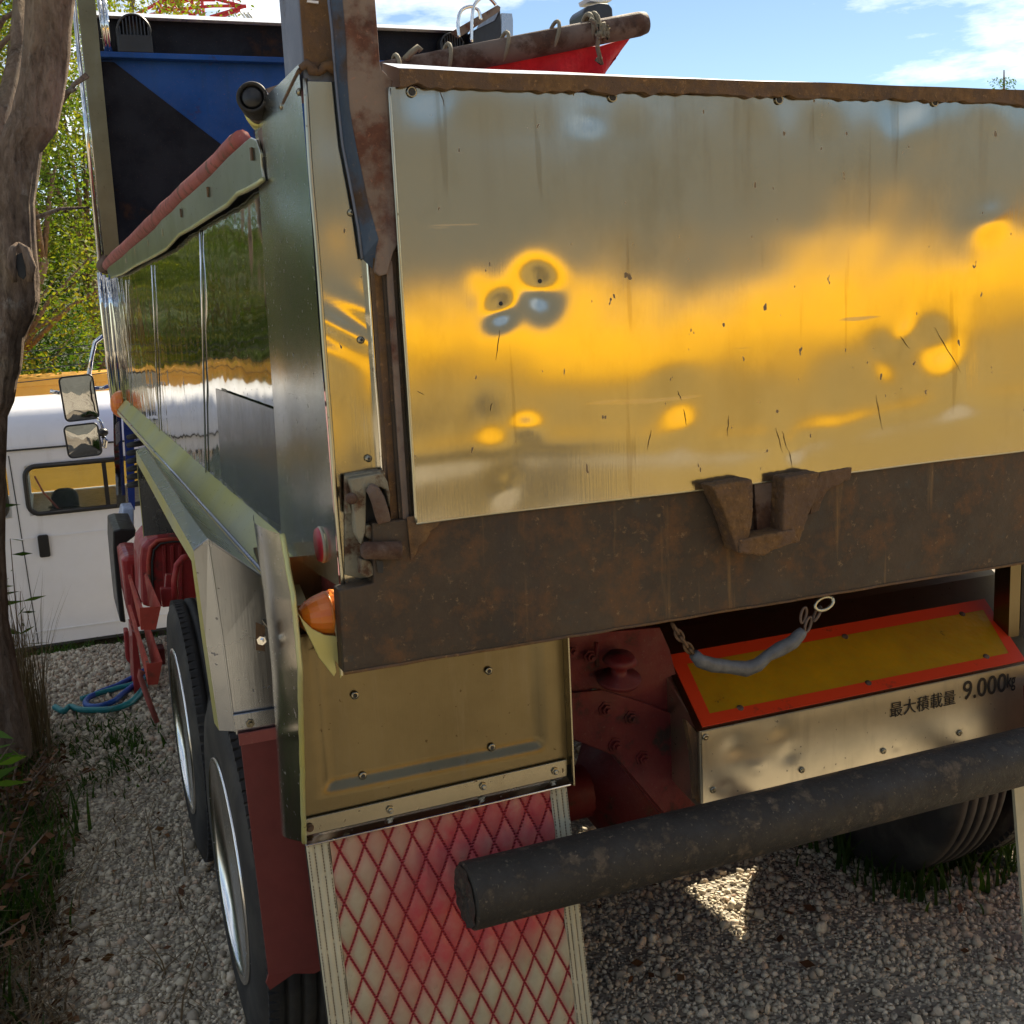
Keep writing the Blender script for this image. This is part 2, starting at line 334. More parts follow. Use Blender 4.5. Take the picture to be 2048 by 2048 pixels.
# ------------------------------------------------------------------ mesh helpers
class MB:
    def __init__(s): s.v, s.f = [], []
    def add(s, vs, fs):
        o = len(s.v); s.v += [tuple(p) for p in vs]; s.f += [tuple(i+o for i in q) for q in fs]; return s
    def box(s, a, b):
        (x0, y0, z0), (x1, y1, z1) = a, b
        return s.add([(x0,y0,z0),(x1,y0,z0),(x1,y1,z0),(x0,y1,z0),(x0,y0,z1),(x1,y0,z1),(x1,y1,z1),(x0,y1,z1)],
                     [(0,3,2,1),(4,5,6,7),(0,1,5,4),(1,2,6,5),(2,3,7,6),(3,0,4,7)])
    def prism(s, pts, off):
        """polygon pts (3D) extruded by vector off"""
        n = len(pts); off = Vector(off); a = [Vector(p) for p in pts]; b = [p+off for p in a]
        return s.add(a+b, [tuple(range(n)), tuple(range(2*n-1, n-1, -1))]+[(i, (i+n), (i+1) % n+n, (i+1) % n) for i in range(n)])
    def tube(s, path, r, n=10, cap=True, closed=False):
        P = [Vector(p) for p in path]; k = len(P)
        rs = r if isinstance(r, (list, tuple)) else [r]*k
        vs, fs = [], []; up = None
        for i, p in enumerate(P):
            d = (P[(i+1) % k]-P[i-1]) if closed else (P[min(i+1, k-1)]-P[max(i-1, 0)])
            d.normalize()
            if up is None: up = d.orthogonal().normalized()
            up = (up-d*up.dot(d)).normalized(); w = d.cross(up)
            for j in range(n):
                a_ = 2*math.pi*j/n; vs.append(p+(up*math.cos(a_)+w*math.sin(a_))*rs[i])
        for i in range(k if closed else k-1):
            for j in range(n):
                fs.append((i*n+j, i*n+(j+1) % n, ((i+1) % k)*n+(j+1) % n, ((i+1) % k)*n+j))
        if cap and not closed: fs += [tuple(range(n-1, -1, -1)), tuple((k-1)*n+j for j in range(n))]
        return s.add(vs, fs)
    def grid(s, fn, nu, nv):
        vs = [fn(i/nu, j/nv) for j in range(nv+1) for i in range(nu+1)]
        fs = [(j*(nu+1)+i, j*(nu+1)+i+1, (j+1)*(nu+1)+i+1, (j+1)*(nu+1)+i) for j in range(nv) for i in range(nu)]
        return s.add(vs, fs)
    def lathe(s, prof, centre, axis, n=24):
        """prof: list of (radius, distance along axis)"""
        ax = Vector(axis).normalized(); u = ax.orthogonal().normalized(); w = ax.cross(u); c = Vector(centre)
        vs = [c+ax*h+(u*math.cos(2*math.pi*j/n)+w*math.sin(2*math.pi*j/n))*r for r, h in prof for j in range(n)]
        fs = [(i*n+j, i*n+(j+1) % n, (i+1)*n+(j+1) % n, (i+1)*n+j) for i in range(len(prof)-1) for j in range(n)]
        if prof[0][0] > 1e-5: fs.append(tuple(range(n-1, -1, -1)))
        if prof[-1][0] > 1e-5: fs.append(tuple((len(prof)-1)*n+j for j in range(n)))
        return s.add(vs, fs)
    def build(s, name, mat, parent=None, bevel=0., smooth=False, label=None, fix=True):
        me = bpy.data.meshes.new(name); o0 = Vector((0, 0, 0))
        p = parent
        while p is not None: o0 += p.location; p = p.parent
        me.from_pydata([(v[0]-o0.x, v[1]-o0.y, v[2]-o0.z) for v in s.v], [], s.f); me.update()
        if fix:
            bm = bmesh.new(); bm.from_mesh(me); bmesh.ops.recalc_face_normals(bm, faces=bm.faces); bm.to_mesh(me); bm.free()
        me.materials.append(M[mat] if isinstance(mat, str) else mat)
        if smooth: me.polygons.foreach_set('use_smooth', [True]*len(me.polygons))
        o = bpy.data.objects.new(name, me); COL.objects.link(o); o.parent = parent
        if bevel:
            b = o.modifiers.new('edge', 'BEVEL'); b.width = bevel; b.segments = 2; b.limit_method = 'ANGLE'; b.angle_limit = R(35)
        if label: o['label'] = label
        return o

def tag(o, label=None, cat=None, group=None, kind=None):
    if label: o['label'] = label
    if cat: o['category'] = cat
    if group: o['group'] = group
    if kind: o['kind'] = kind
    return o
def thing(name, loc, label, cat, group=None):
    o = bpy.data.objects.new(name, None); o.location = loc; o.empty_display_size = .2; COL.objects.link(o)
    return tag(o, label, cat, group)
def jag(p, q, n, amp, seed=0, axes=(0, 2)):
    rnd = random.Random(seed); p, q = Vector(p), Vector(q); out = []
    for i in range(n):
        v_ = p.lerp(q, i/n)
        if 0 < i:
            for a_ in axes: v_[a_] += rnd.uniform(-amp, amp)
        out.append(v_)
    return out
def smoothstep(a, b, x):
    t_ = max(0., min(1., (x-a)/(b-a))); return t_*t_*(3-2*t_)
def hash_noise(seed):
    rnd = np.random.RandomState(seed); k = rnd.uniform(-1, 1, (10, 2)); ph = rnd.uniform(0, 6.28, 10); k /= np.linalg.norm(k, axis=1)[:, None]
    fr = rnd.uniform(.5, 2., 10)
    def f(x, y): return float(np.sum(np.sin((k[:, 0]*x+k[:, 1]*y)*fr*6.28+ph))/10)
    return f

# ------------------------------------------------------------------ ground
def gz(x, y):
    drop = smoothstep(5.3, 7.6, y)*1.28
    if x < -1.0: base = .12*smoothstep(-1.0, -2.2, x)
    else: base = 0
    base += .16*smoothstep(-.75, -1.3, x)*smoothstep(.2, 1.2, y)*(1-smoothstep(4.5, 6, y))
    return base-drop
def smoothstep_(a, b, x): return smoothstep(a, b, x)
_nz = hash_noise(3)
def axis_vals(lo, hi, c0, c1, fine, n):
    a = list(np.arange(c0, c1, fine)); g = []
    s_ = fine; x = c0
    while x > lo: s_ *= 1.35; x -= s_; g.append(x)
    h = []; s_ = fine; x = c1
    while x < hi: h.append(x); s_ *= 1.35; x += s_
    return sorted(g)+a+h
xs = axis_vals(-900, 900, -4, 4, .12, 0); ys = axis_vals(-900, 1400, -3, 9, .12, 0)
vs = [(x, y, gz(x, y)+(.012*_nz(x*1.3, y*1.3) if abs(x) < 5 and -4 < y < 10 else 0)) for y in ys for x in xs]
nx = len(xs); fs = [(j*nx+i, j*nx+i+1, (j+1)*nx+i+1, (j+1)*nx+i) for j in range(len(ys)-1) for i in range(nx-1)]
t = NT('gravel ground')
vo = t.vor(55); vo2 = t.vor(22); n = t.noise(1.1, 6, .6)
c = t.mix(t.ramp(t.vor(55, out='Color'), .2, .8), (.36, .31, .23), (.60, .53, .40))
c = t.mix(t.ramp(vo, .38, .66), c, (.24, .21, .165))
c = t.mix(t.math('MULTIPLY', t.ramp(n, .50, .62), .6), c, (.16, .12, .085))
X_, Y_, Z_ = t.xyz()
vx = t.ramp(t.math('ADD', X_, t.math('MULTIPLY', t.noise(3, 5), .5)), .0, 1.0)
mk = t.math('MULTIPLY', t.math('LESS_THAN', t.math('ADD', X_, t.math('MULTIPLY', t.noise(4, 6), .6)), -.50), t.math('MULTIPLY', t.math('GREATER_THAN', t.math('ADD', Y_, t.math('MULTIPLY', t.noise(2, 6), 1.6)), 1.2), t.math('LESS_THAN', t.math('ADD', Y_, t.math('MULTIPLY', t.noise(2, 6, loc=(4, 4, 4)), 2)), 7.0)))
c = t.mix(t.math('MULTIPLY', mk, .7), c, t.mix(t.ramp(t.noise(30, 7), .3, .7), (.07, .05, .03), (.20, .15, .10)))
t.set(base=c, rough=.95)
nb = t.bump(t.ramp(vo, .0, .6, (1, 1, 1, 1), (0, 0, 0, 1)), .9, .02)
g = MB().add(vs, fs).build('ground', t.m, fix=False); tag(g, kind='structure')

# loose stones (no one could count them)
def stones_object():
    rs = np.random.RandomState(5)
    bm = bmesh.new(); bmesh.ops.create_icosphere(bm, subdivisions=1, radius=1); bv = np.array([v.co for v in bm.verts]); bf = np.array([[v.index for v in f.verts] for f in bm.faces]); bm.free()
    pts = []
    def scatter(n, x0, x1, y0, y1, smin, smax, p=1.0):
        x = rs.uniform(x0, x1, n); y = rs.uniform(y0, y1, n)
        s_ = smin+(smax-smin)*rs.power(.45, n)
        pts.append(np.c_[x, y, s_])
    scatter(27000, -1.2, -.10, -.2, 3.3, .003, .012)
    scatter(1800, -1.2, -.10, -.2, 3.3, .011, .023)
    scatter(9000, -1.15, .15, 3.3, 6.2, .008, .022)
    scatter(27000, .30, 2.7, -.45, 1.6, .003, .012)
    scatter(1500, .30, 2.7, -.45, 1.6, .011, .022)
    scatter(2500, .3, 3.2, 1.5, 3.5, .008, .022)
    scatter(1500, -.2, .5, -.3, .8, .005, .016)
    P = np.concatenate(pts); n = len(P)
    # patches of finer grit and bare dirt
    d = np.array([_nz(x*1.1+4, y*1.1) for x, y, _ in P[:]])
    lim = -.80+.25*np.array([_nz(y*.7, 5) for _, y, _ in P]); keep = ((d < .16) | (rs.rand(n) < .6)) & ((P[:, 0] > lim) | (P[:, 1] < .9) | (P[:, 1] > 4.2) | (rs.rand(n) < .16)); P = P[keep]; n = len(P)
    nv = len(bv)
    V = np.repeat(bv[None], n, 0)*(1+rs.uniform(-.40, .40, (n, nv, 1)))
    V *= rs.uniform(.5, 1.2, (n, 1, 3))*P[:, 2][:, None, None]
    a_ = rs.uniform(0, 6.28, n); tl = rs.uniform(-.7, .7, n); ca, sa, ct, st_ = np.cos(a_), np.sin(a_), np.cos(tl), np.sin(tl)
    y2 = V[..., 1]*ct[:, None]-V[..., 2]*st_[:, None]; z2 = V[..., 1]*st_[:, None]+V[..., 2]*ct[:, None]
    x3 = V[..., 0]*ca[:, None]-y2*sa[:, None]; y3 = V[..., 0]*sa[:, None]+y2*ca[:, None]
    zb = np.array([gz(x, y)+.012*_nz(x*1.3, y*1.3) for x, y, _ in P])
    W = np.stack([x3+P[:, 0][:, None], y3+P[:, 1][:, None], z2+(zb+P[:, 2]*.28)[:, None]], -1).reshape(-1, 3)
    F = (bf[None]+(np.arange(n)*nv)[:, None, None]).reshape(-1, 3)
    me = bpy.data.meshes.new('gravel'); me.vertices.add(len(W)); me.vertices.foreach_set('co', W.astype(np.float32).ravel())
    me.loops.add(len(F)*3); me.loops.foreach_set('vertex_index', F.astype(np.int32).ravel())
    me.polygons.add(len(F)); me.polygons.foreach_set('loop_start', np.arange(0, len(F)*3, 3, dtype=np.int32)); me.update()
    at_ = me.attributes.new('tint', 'FLOAT', 'POINT'); at_.data.foreach_set('value', np.repeat(rs.rand(n), nv).astype(np.float32))
    t = NT('gravel stone'); aa = t.n.new("ShaderNodeAttribute"); aa.attribute_name = 'tint'
    r_ = t.n.new("ShaderNodeValToRGB"); t.l.new(aa.outputs['Fac'], r_.inputs[0]); e = r_.color_ramp.elements
    e[0].color = (.32, .265, .20, 1); e[1].color = (.88, .80, .63, 1)
    for p_, c_ in ((.25, (.48, .43, .34, 1)), (.5, (.62, .54, .40, 1)), (.8, (.72, .64, .49, 1)), (.92, (.55, .38, .26, 1))): q = e.new(p_); q.color = c_
    t.set(base=t.mix(t.ramp(t.noise(70, 5), .45, .8), r_.outputs[0], (.36, .30, .23)), rough=.9); t.bump(t.noise(120, 3), .15, .002)
    me.materials.append(t.m)
    o = bpy.data.objects.new('gravel', me); COL.objects.link(o); tag(o, 'pale crushed stone gravel covering the yard', 'gravel', kind='stuff')
stones_object()

# ------------------------------------------------------------------ leaves
def leaf_mesh(name, C, S, mat, parent=None, aspect=.45, seed=0, tint=None, droop=.3, D=None):
    """C centres (n,3), S sizes (n): four-point leaves bent a little"""
    rs = np.random.RandomState(seed); n = len(C); o0 = np.zeros(3); p = parent
    while p is not None: o0 += np.array(p.location); p = p.parent
    if D is None:
        D = rs.normal(size=(n, 3)); D[:, 2] = D[:, 2]*.6-droop
    D = D/np.linalg.norm(D, axis=1)[:, None]
    Q = rs.normal(size=(n, 3)); Q -= D*(Q*D).sum(1)[:, None]; Q /= np.linalg.norm(Q, axis=1)[:, None]
    N = np.cross(D, Q); S = S[:, None]
    V = np.stack([C-D*S*.5, C+Q*S*aspect*.5-N*S*.06, C+D*S*.5-N*S*.12, C-Q*S*aspect*.5-N*S*.06], 1)-o0
    F = np.array([[0, 1, 2], [0, 2, 3]])[None]+(np.arange(n)*4)[:, None, None]; F = F.reshape(-1, 3)
    me = bpy.data.meshes.new(name); me.vertices.add(n*4); me.vertices.foreach_set('co', V.astype(np.float32).ravel())
    me.loops.add(len(F)*3); me.loops.foreach_set('vertex_index', F.astype(np.int32).ravel())
    me.polygons.add(len(F)); me.polygons.foreach_set('loop_start', np.arange(0, len(F)*3, 3, dtype=np.int32)); me.update()
    a_ = me.attributes.new('tint', 'FLOAT', 'POINT')
    tv = rs.rand(n) if tint is None else tint
    a_.data.foreach_set('value', np.repeat(np.clip(tv, 0, 1), 4).astype(np.float32))
    me.materials.append(M[mat]); o = bpy.data.objects.new(name, me); COL.objects.link(o); o.parent = parent; return o

def tree(x, y, h, rad, label, mat='leaf yellow green', n=14000, leaf=.10, seed=0, low=.15, group='trees on the slope behind the yard', trunk_r=.16, tmean=.5):
    z0 = gz(x, y); rs = np.random.RandomState(seed); rnd = random.Random(seed)
    t_ = thing('broadleaf_tree', (x, y, z0), label, 'tree', group)
    pts = [Vector((x+rnd.uniform(-.2, .2)*i, y+rnd.uniform(-.2, .2)*i, z0+h*.85*i/5)) for i in range(6)]; pts[0] = Vector((x, y, z0-.1))
    MB().tube(pts, [trunk_r*(1-.16*i) for i in range(6)], 10).build('trunk', 'bark', t_, smooth=True)
    cl = []; mb = MB()
    for k in range(46):
        zz = low+(1-low)*rnd.random()**.8; rr = rad*math.sqrt(max(.05, 1-((zz-.45)/.62)**2))*rnd.uniform(.35, 1.05); a_ = rnd.uniform(0, 6.28)
        c_ = Vector((x+rr*math.cos(a_), y+rr*math.sin(a_), z0+h*zz)); cl.append(c_)
        if k < 16:
            b_ = pts[min(5, max(1, int(zz*5)))]; mid = (b_+c_)/2+Vector((0, 0, .15))
            mb.tube([b_, mid, c_], [.05, .03, .012], 6)
    mb.build('branch', 'bark', t_, smooth=True)
    C = []; T = []
    for c_ in cl:
        m_ = int(n/len(cl)*rnd.uniform(.5, 1.5)); q = rs.normal(size=(m_, 3))*np.array([.42, .42, .26])*rad*.42
        # leaves gather along sprays
        C.append(np.array(c_)+q); T.append(np.full(m_, rnd.gauss(tmean, .2))+rs.normal(size=m_)*.12)
    C = np.concatenate(C); T = np.concatenate(T)
    leaf_mesh('crown', C, rs.uniform(.6, 1.3, len(C))*leaf, mat, t_, seed=seed+1, tint=T)
    return t_

# ================================================================== DUMP TRUCK
truck = thing('dump_truck', (1.2, 0, 0), 'big dump truck seen from its rear left corner, with dented stainless tailgate and rusty beam', 'dump truck')
W = 2.40
# --- corner column (left rear)
col = MB()
wv = hash_noise(11)
def colside(u, v):
    y = -.002+u*(.50+.10*(1-v)); z0_ = 1.51 if u < .02 else 1.51-.03*u
    z = (z0_-.02*0)+(2.50-z0_)*v
    return (-.004-.0035*wv(y*2.2, z*1.4)-.004*math.sin(u*3.1), y, z)
col.grid(colside, 18, 40)
corner = col.build('corner_column', 'stainless column', truck, smooth=True)
cs = MB()
def colrear(u, v):
    x = .004+u*(.092+.006*(1-v)); z = 1.505+.965*v+.0
    b = .0028*wv(x*5, z*2.4)+.0010*math.exp(-((z-2.02)/.05)**2)*math.sin(z*90+x*60)
    if u > .93: b += .006*(u-.93)/.07
    return (x, -.006-b, z)
cs.grid(colrear, 16, 120); cs.build('rear_strip', 'tailgate steel', corner, smooth=True)
cs = MB(); pth = [Vector((.002+.003*wv(z*2, 1), -.006, z)) for z in np.linspace(1.50, 2.475, 30)]
cs.tube(pth, .0050, 8); cs.build('hem', 'galvanised strip', corner, smooth=True)
cs = MB(); cs.tube([Vector((.098+.0015*wv(z*3, 2), -.010, z)) for z in np.linspace(1.71, 2.45, 24)], .0035, 6); cs.build('hem', 'chrome', corner, smooth=True)
# seam piece in front of the column: narrow folded strip with torn top
sm = MB(); sm.prism([at(x, y, 0, -.002) for x, y in ((541, 560), (527, 330), (533, 320), (545, 400), (553, 560), (565, 800), (573, 1098), (570, 1102), (558, 830))], (.01, 0, 0)); sm.build('seam_strip', 'galvanised strip', corner)
def rivet(p, ax, r=.0085, parent=None, mat='steel strip', hole=True, name='rivet'):
    r_ = MB(); r_.lathe([(r, 0), (r*.95, .0025), (r*.55, .004), (r*.42, .0045)], p, ax, 14)
    o = r_.build(name, mat, parent, smooth=True)
    if hole: MB().lathe([(r*.42, .0046), (r*.40, .0052)], p, ax, 10).build('rivet_hole', 'seam dark', o if parent and parent.parent and not parent.parent.parent else parent)
    return o
for px in ((722, 680), (737, 917), (703, 425)): rivet(at(*px, 1, -.010), (0, -1, 0), .0075, corner)
for px in ((598, 184), (563, 213), (585, 1236)): rivet(at(*px, 0, -.006), (-1, 0, 0), .0075, corner)

# --- pillar rising above the corner (blue-grey side face, rusty rear face)
pl = MB(); pl.box((.003, .0, 2.46), (.10, .165, 3.05)); pl.build('corner_pillar', 'blue grey paint', truck, bevel=.004)
pf = MB(); pf.prism([(.006, -.004, 3.05), (.006, -.004, 2.505)]+[Vector((x, -.004, 2.49+.01*math.sin(x*140))) for x in (.02, .04, .06, .08)]+[(.099, -.004, 2.49), (.099, -.004, 3.05)], (0, .006, 0)); pf.build('pillar_face', 'heavy rust', truck)
wd = MB(); wd.tube([Vector((-.004+.10*i/9, -.008-.003*(i % 2), 2.492+.008*math.sin(i*1.7))) for i in range(10)], [.006+.003*(i % 3) for i in range(10)], 8); wd.tube([Vector((-.004, -.002+.16*i/9, 2.49-.03*i/9)) for i in range(10)], .005, 6); wd.build('weld_bead', 'heavy rust', truck, smooth=True)
MB().prism([at(x, y, 1, -.012) for x, y in ((615, 0), (637, 2), (637, 7), (614, 4))], (0, .004, 0)).build('paper_tag', 'white paint', truck)

# --- tailgate frame, arm, sheet
tg = MB().box((.118, -.04, 1.50), (W-.118, .02, 2.455)).build('tailgate', 'rusty beam', truck)
# channel flange (dark) and plate (rust) of the arm
Lp = [(656, -8), (664, 62), (670, 145), (677, 217), (685, 290), (697, 352), (706, 400), (716, 455), (724, 517), (750, 543)]
Fp = [(684, -8), (692, 83), (695, 166), (699, 217), (706, 259), (716, 310), (726, 355), (735, 400), (746, 440), (757, 478)]
Rp = [(750, -8), (757, 83), (760, 128), (764, 140), (786, 161), (783, 185), (785, 210), (784, 240), (790, 279), (788, 310), (795, 341), (793, 372), (798, 400), (797, 430), (801, 452), (796, 487), (787, 504), (775, 548), (760, 552)]
fl = MB(); ai = [at(x, y, 1, -.018) for x, y in Lp]; bi = [at(x, y, 1, -.052) for x, y in Fp]
k = len(ai); fl.add(ai+bi+[p+Vector((.004, .01, 0)) for p in ai]+[p+Vector((.004, .01, 0)) for p in bi],
    [(i, i+1, k+i+1, k+i) for i in range(k-1)]+[(2*k+i, 3*k+i, 3*k+i+1, 2*k+i+1) for i in range(k-1)]+[(i, 2*k+i, 2*k+i+1, i+1) for i in range(k-1)])
arm = MB().prism([at(x, y, 1, -.052) for x, y in Fp+[(750, 543)]+Rp[::-1]], (0, .012, 0)).build('tailgate_arm', 'rust plate', truck, bevel=.002)
fl.build('arm_flange', 'rusty blue', arm)
MB().tube([p+Vector((0, -.002, 0)) for p in ai[:9]], .003, 6).build('flange_edge', 'blue grey paint', arm, smooth=True)
MB().box((.104, -.03, 1.62), (.122, .0, 2.16)).build('frame_edge', 'heavy rust', tg)
MB().box((.124, -.046, 1.64), (.136, -.02, 2.14)).build('frame_edge', 'rust plate', tg)

# dent field of the sheet (metres)
X0, X1, Z0, Z1 = .148, W-.148, 1.632, 2.452
dents = [(-1, *[at(a_, b_, 1, -.06)[i] for i in (0, 2)], r_, d_) for a_, b_, r_, d_ in (
    (1079, 580, .026, .0065), (1002, 622, .020, .0045), (958, 590, .018, .0015), (978, 838, .022, .0030), (1052, 856, .020, -.0030), (1350, 800, .040, .0035),
    (1362, 858, .026, -.0025), (1690, 800, .045, .0030), (1980, 440, .032, -.0040), (1905, 745, .034, -.0050), (1870, 690, .035, .0040), (1770, 720, .022, .0030),
    (1810, 675, .018, -.0025), (865, 180, .030, .0030), (1785, 225, .028, .0025), (1850, 260, .045, -.0018), (1560, 880, .022, .0025), (1580, 900, .02, -.002), (1010, 975, .020, -.0025), (1680, 850, .03, .002), (1180, 240, .02, .001))]
dents = [(a_, b_, c_, r_*1.5, d_*(1. if i < 2 else .62)) for i, (a_, b_, c_, r_, d_) in enumerate(dents)]
w1, w2, w3 = hash_noise(21), hash_noise(22), hash_noise(23)
def sheet_h(x, z):
    h = .0075*w1(x*.6, z*.8)+.0026*w2(x*1.5, z*1.6)+.00035*w3(x*5, z*5)
    h += .0022*math.exp(-((z-1.74-.02*math.sin(x*5))/.035)**2)*(.6+.5*w2(x, 3))          # long crease low down
    h += .0022*math.exp(-((x-1.52)/.05)**2)*smoothstep(1.72, 1.8, z)*(1-smoothstep(2.0, 2.3, z))  # vertical ridge over a frame post
    for _, dx, dz, r_, d_ in dents:
        ex_ = x-dx+.25*(z-dz)*math.sin(dx*50); q = (ex_**2+((z-dz)*(1+.35*math.sin(dx*37)))**2)/(r_*r_)*(1+.25*w3(x*6, z*6))
        if q < 9: h -= d_*math.exp(-q)
    h += .003*smoothstep(2.36, 2.45, z)*w2(x*4, 9)
    return h
NX, NZ = 330, 150
def sheet(u, v):
    x = X0+(X1-X0)*u; z = Z0+(Z1-Z0)*v+(.004*w3(x*1.5, 7) if v == 0 else 0)+(.005*w3(x*2.2, 3) if v == 1 else 0)
    return (x, -.06-sheet_h(x, z), z)
cover = MB().grid(sheet, NX, NZ).build('cover_sheet', 'tailgate steel', tg, smooth=True)
# folded edges of the sheet
rt = MB(); rt.grid(lambda u, v: (X0-.012*u+.003*w3(u, v*3), -.058-sheet_h(X0, Z0+(Z1-Z0)*v)*(1-u)+.052*u, Z0+.004+(Z1-Z0-.30)*v), 6, 60); rt.build('sheet_return', 'galvanised strip', tg, smooth=True)
rt = MB(); rt.tube([Vector((X0+.002*w3(z*2, 5), -.058-sheet_h(X0, z), z)) for z in np.linspace(Z0, Z1, 60)], .0034, 8); rt.tube([Vector((x, -.057-sheet_h(x, Z0), Z0+.004*w3(x*1.5, 7)-.001)) for x in np.linspace(X0, X1, 90)], .0034, 8); rt.build('sheet_hem', 'galvanised strip', tg, smooth=True)
# top rail: rusty lip and sunlit sloping top
lip = [(x, -.072, 2.484+.0035*w3(x*2.1, 1)-.006*x/2) for x in np.linspace(.165, W-.12, 360)]
lo = [(x, -.072, 2.454+.010*w3(x*7, 4)+.006*w1(x*19, 2)-.006*x/2) for x in np.linspace(.165, W-.12, 360)]
tr_ = MB(); n = 360; tr_.add(lip+lo+[(p[0], -.045, p[2]) for p in lo]+[(p[0], .06, p[2]+.025) for p in lip],
    [(i, i+1, n+i+1, n+i) for i in range(n-1)]+[(n+i, n+i+1, 2*n+i+1, 2*n+i) for i in range(n-1)])
tr_.build('top_lip', 'heavy rust', tg)
tp = MB(); tp.add([(p[0], -.0725, p[2]+.0005) for p in lip]+[(p[0], .03, p[2]+.031-.009*p[0]) for p in lip]+[(p[0], .06, p[2]-.05) for p in lip], [(i, i+1, n+i+1, n+i) for i in range(n-1)]+[(n+i, n+i+1, 2*n+i+1, 2*n+i) for i in range(n-1)])
tp.build('top_cap', 'white paint', tg, smooth=False)
# bolt holes along the top
for px in ((824, 183), (1226, 193), (1558, 199), (1868, 204)):
    p = at(*px, 1, -.062); p.y = -.0635-sheet_h(p.x, p.z)
    hb = MB(); hb.lathe([(.0105, 0), (.0095, .0018), (.0065, .0012), (.0064, -.001)], p, (0, -1, 0), 18); hb.build('grommet', 'steel strip', tg, smooth=True)
    MB().lathe([(.0062, .0008), (.0060, .0014)], p, (0, -1, 0), 16).build('bolt_hole', 'seam dark', tg)
# scratches and torn slits: thin dark grooves standing on the sheet
for (xa, ya, xb, yb) in ((1871, 655, 1920, 745), (1800, 672, 1818, 697), (1550, 855, 1562, 905), (1563, 862, 1572, 900), (1575, 900, 1583, 935), (1000, 660, 992, 720), (984, 806, 980, 824), (1354, 782, 1362, 800), (1366, 818, 1370, 850), (834, 782, 848, 790), (880, 180, 890, 212), (1752, 790, 1764, 860), (1456, 830, 1452, 872), (1300, 860, 1292, 900)):
    pa, pb = at(xa, ya, 1, -.06), at(xb, yb, 1, -.06)
    ps = [pa.lerp(pb, q/6) for q in range(7)]
    for q in ps: q.x += random.uniform(-.0012, .0012); q.y = -.0612-sheet_h(q.x, q.z)
    MB().tube(ps, [.0002, .0004, .0007, .0005, .0006, .0003, .0002], 5).build('scratch', 'heavy rust', tg)
for px in ((1082, 562), (1003, 607)):
    p = at(*px, 1, -.06); p.y = -.0605-sheet_h(p.x, p.z); MB().lathe([(.0045, 0), (.003, .001)], p, (0, -1, 0), 8).build('puncture', 'seam dark', tg)
# lower rusty beam
bm_ = MB(); pr = [(-.03, 1.60), (-.03, 1.342), (W+.03, 1.330), (W+.03, 1.60)]
bx = [Vector((x, -.05, z)) for x, z in [(-.016, 1.515), (-.018, 1.345)]]+[Vector((-.018+(W+.036)*i/40, -.05, 1.345-.006*i/40+random.uniform(-.0015, .0015))) for i in range(1, 41)]+[Vector((W+.018, -.05, 1.64)), Vector((.06, -.05, 1.64)), Vector((.055, -.05, 1.520))]
beam = MB().prism(bx, (0, .05, 0)).build('rear_beam', 'rusty beam', truck, bevel=.003)
MB().tube([Vector((-.018+(W+.036)*i/60, -.051, 1.347-.006*i/60+random.uniform(-.001, .001))) for i in range(61)], .0035, 6).build('beam_edge', 'heavy rust', beam, smooth=True)
pt = MB(); rnd = random.Random(2)
pt.prism(jag((.13, -.052, 1.645), (.21, -.052, 1.645), 6, .004, 3)+jag((.21, -.052, 1.64), (.15, -.052, 1.585), 6, .007, 4)+jag((.15, -.052, 1.585), (.135, -.052, 1.55), 5, .006, 5), (0, -.003, 0))
pt.build('rust_scab', 'heavy rust', beam)

# latch pocket and hook
pk = MB(); o_ = [(690, 948), (757, 938), (762, 960), (772, 985), (778, 1030), (780, 1075), (735, 1155), (722, 1157), (690, 1150)]
pk.prism([at(x, y, 1, -.012) for x, y in o_], (0, .01, 0)); pk.build('latch_pocket', 'pale worn bracket', truck, bevel=.002)
hk = MB(); hk.prism([at(x, y, 1, -.016) for x, y in ((687, 950), (762, 938), (768, 948), (700, 958), (697, 1005), (704, 1025), (688, 1028))], (0, -.012, 0))
hk.prism([at(x, y, 1, -.020) for x, y in ((692, 955), (757, 942), (768, 960), (773, 985), (772, 1012), (764, 976), (752, 970), (726, 975), (724, 1060), (716, 1085), (704, 1062), (700, 990))], (0, -.028, 0)); hk.build('latch_housing', 'pale worn bracket', truck, bevel=.003)
MB().prism([at(x, y, 1, -.014) for x, y in ((723, 975), (764, 972), (775, 1045), (768, 1085), (727, 1085))], (0, -.003, 0)).build('latch_opening', 'seam dark', truck)
hf = MB(); fpx = [(736, 973), (746, 980), (756, 1000), (763, 1025), (768, 1042)]
hf.tube([at(x, y, 1, -.05-.004*math.sin(i)) for i, (x, y) in enumerate(fpx)], [.012, .017, .0195, .0205, .019], 4); hf.build('latch_finger', 'pole rust', truck, bevel=.004)
hf = MB(); hf.prism([at(x, y, 1, -.04) for x, y in ((731, 1050), (742, 1050), (752, 1068), (749, 1077), (742, 1080), (730, 1073))], (0, .02, 0)); hf.prism([at(x, y, 1, -.035) for x, y in ((748, 1046), (765, 1048), (763, 1076), (752, 1078))], (0, .02, 0)); hf.prism([at(x, y, 1, -.03) for x, y in ((769, 1046), (781, 1046), (779, 1088), (768, 1088))], (0, .02, 0)); hf.build('latch_pawl', 'pale worn bracket', truck, bevel=.003)
hp = MB(); a_, b_ = at(724, 1101, 1, -.06), at(800, 1101, 1, -.06); hp.tube([a_+Vector((-.001, .0, 0)), a_.lerp(b_, .08), b_], [.0115, .0175, .0185], 14); hp.build('hinge_pin', 'pole rust', truck, smooth=True)
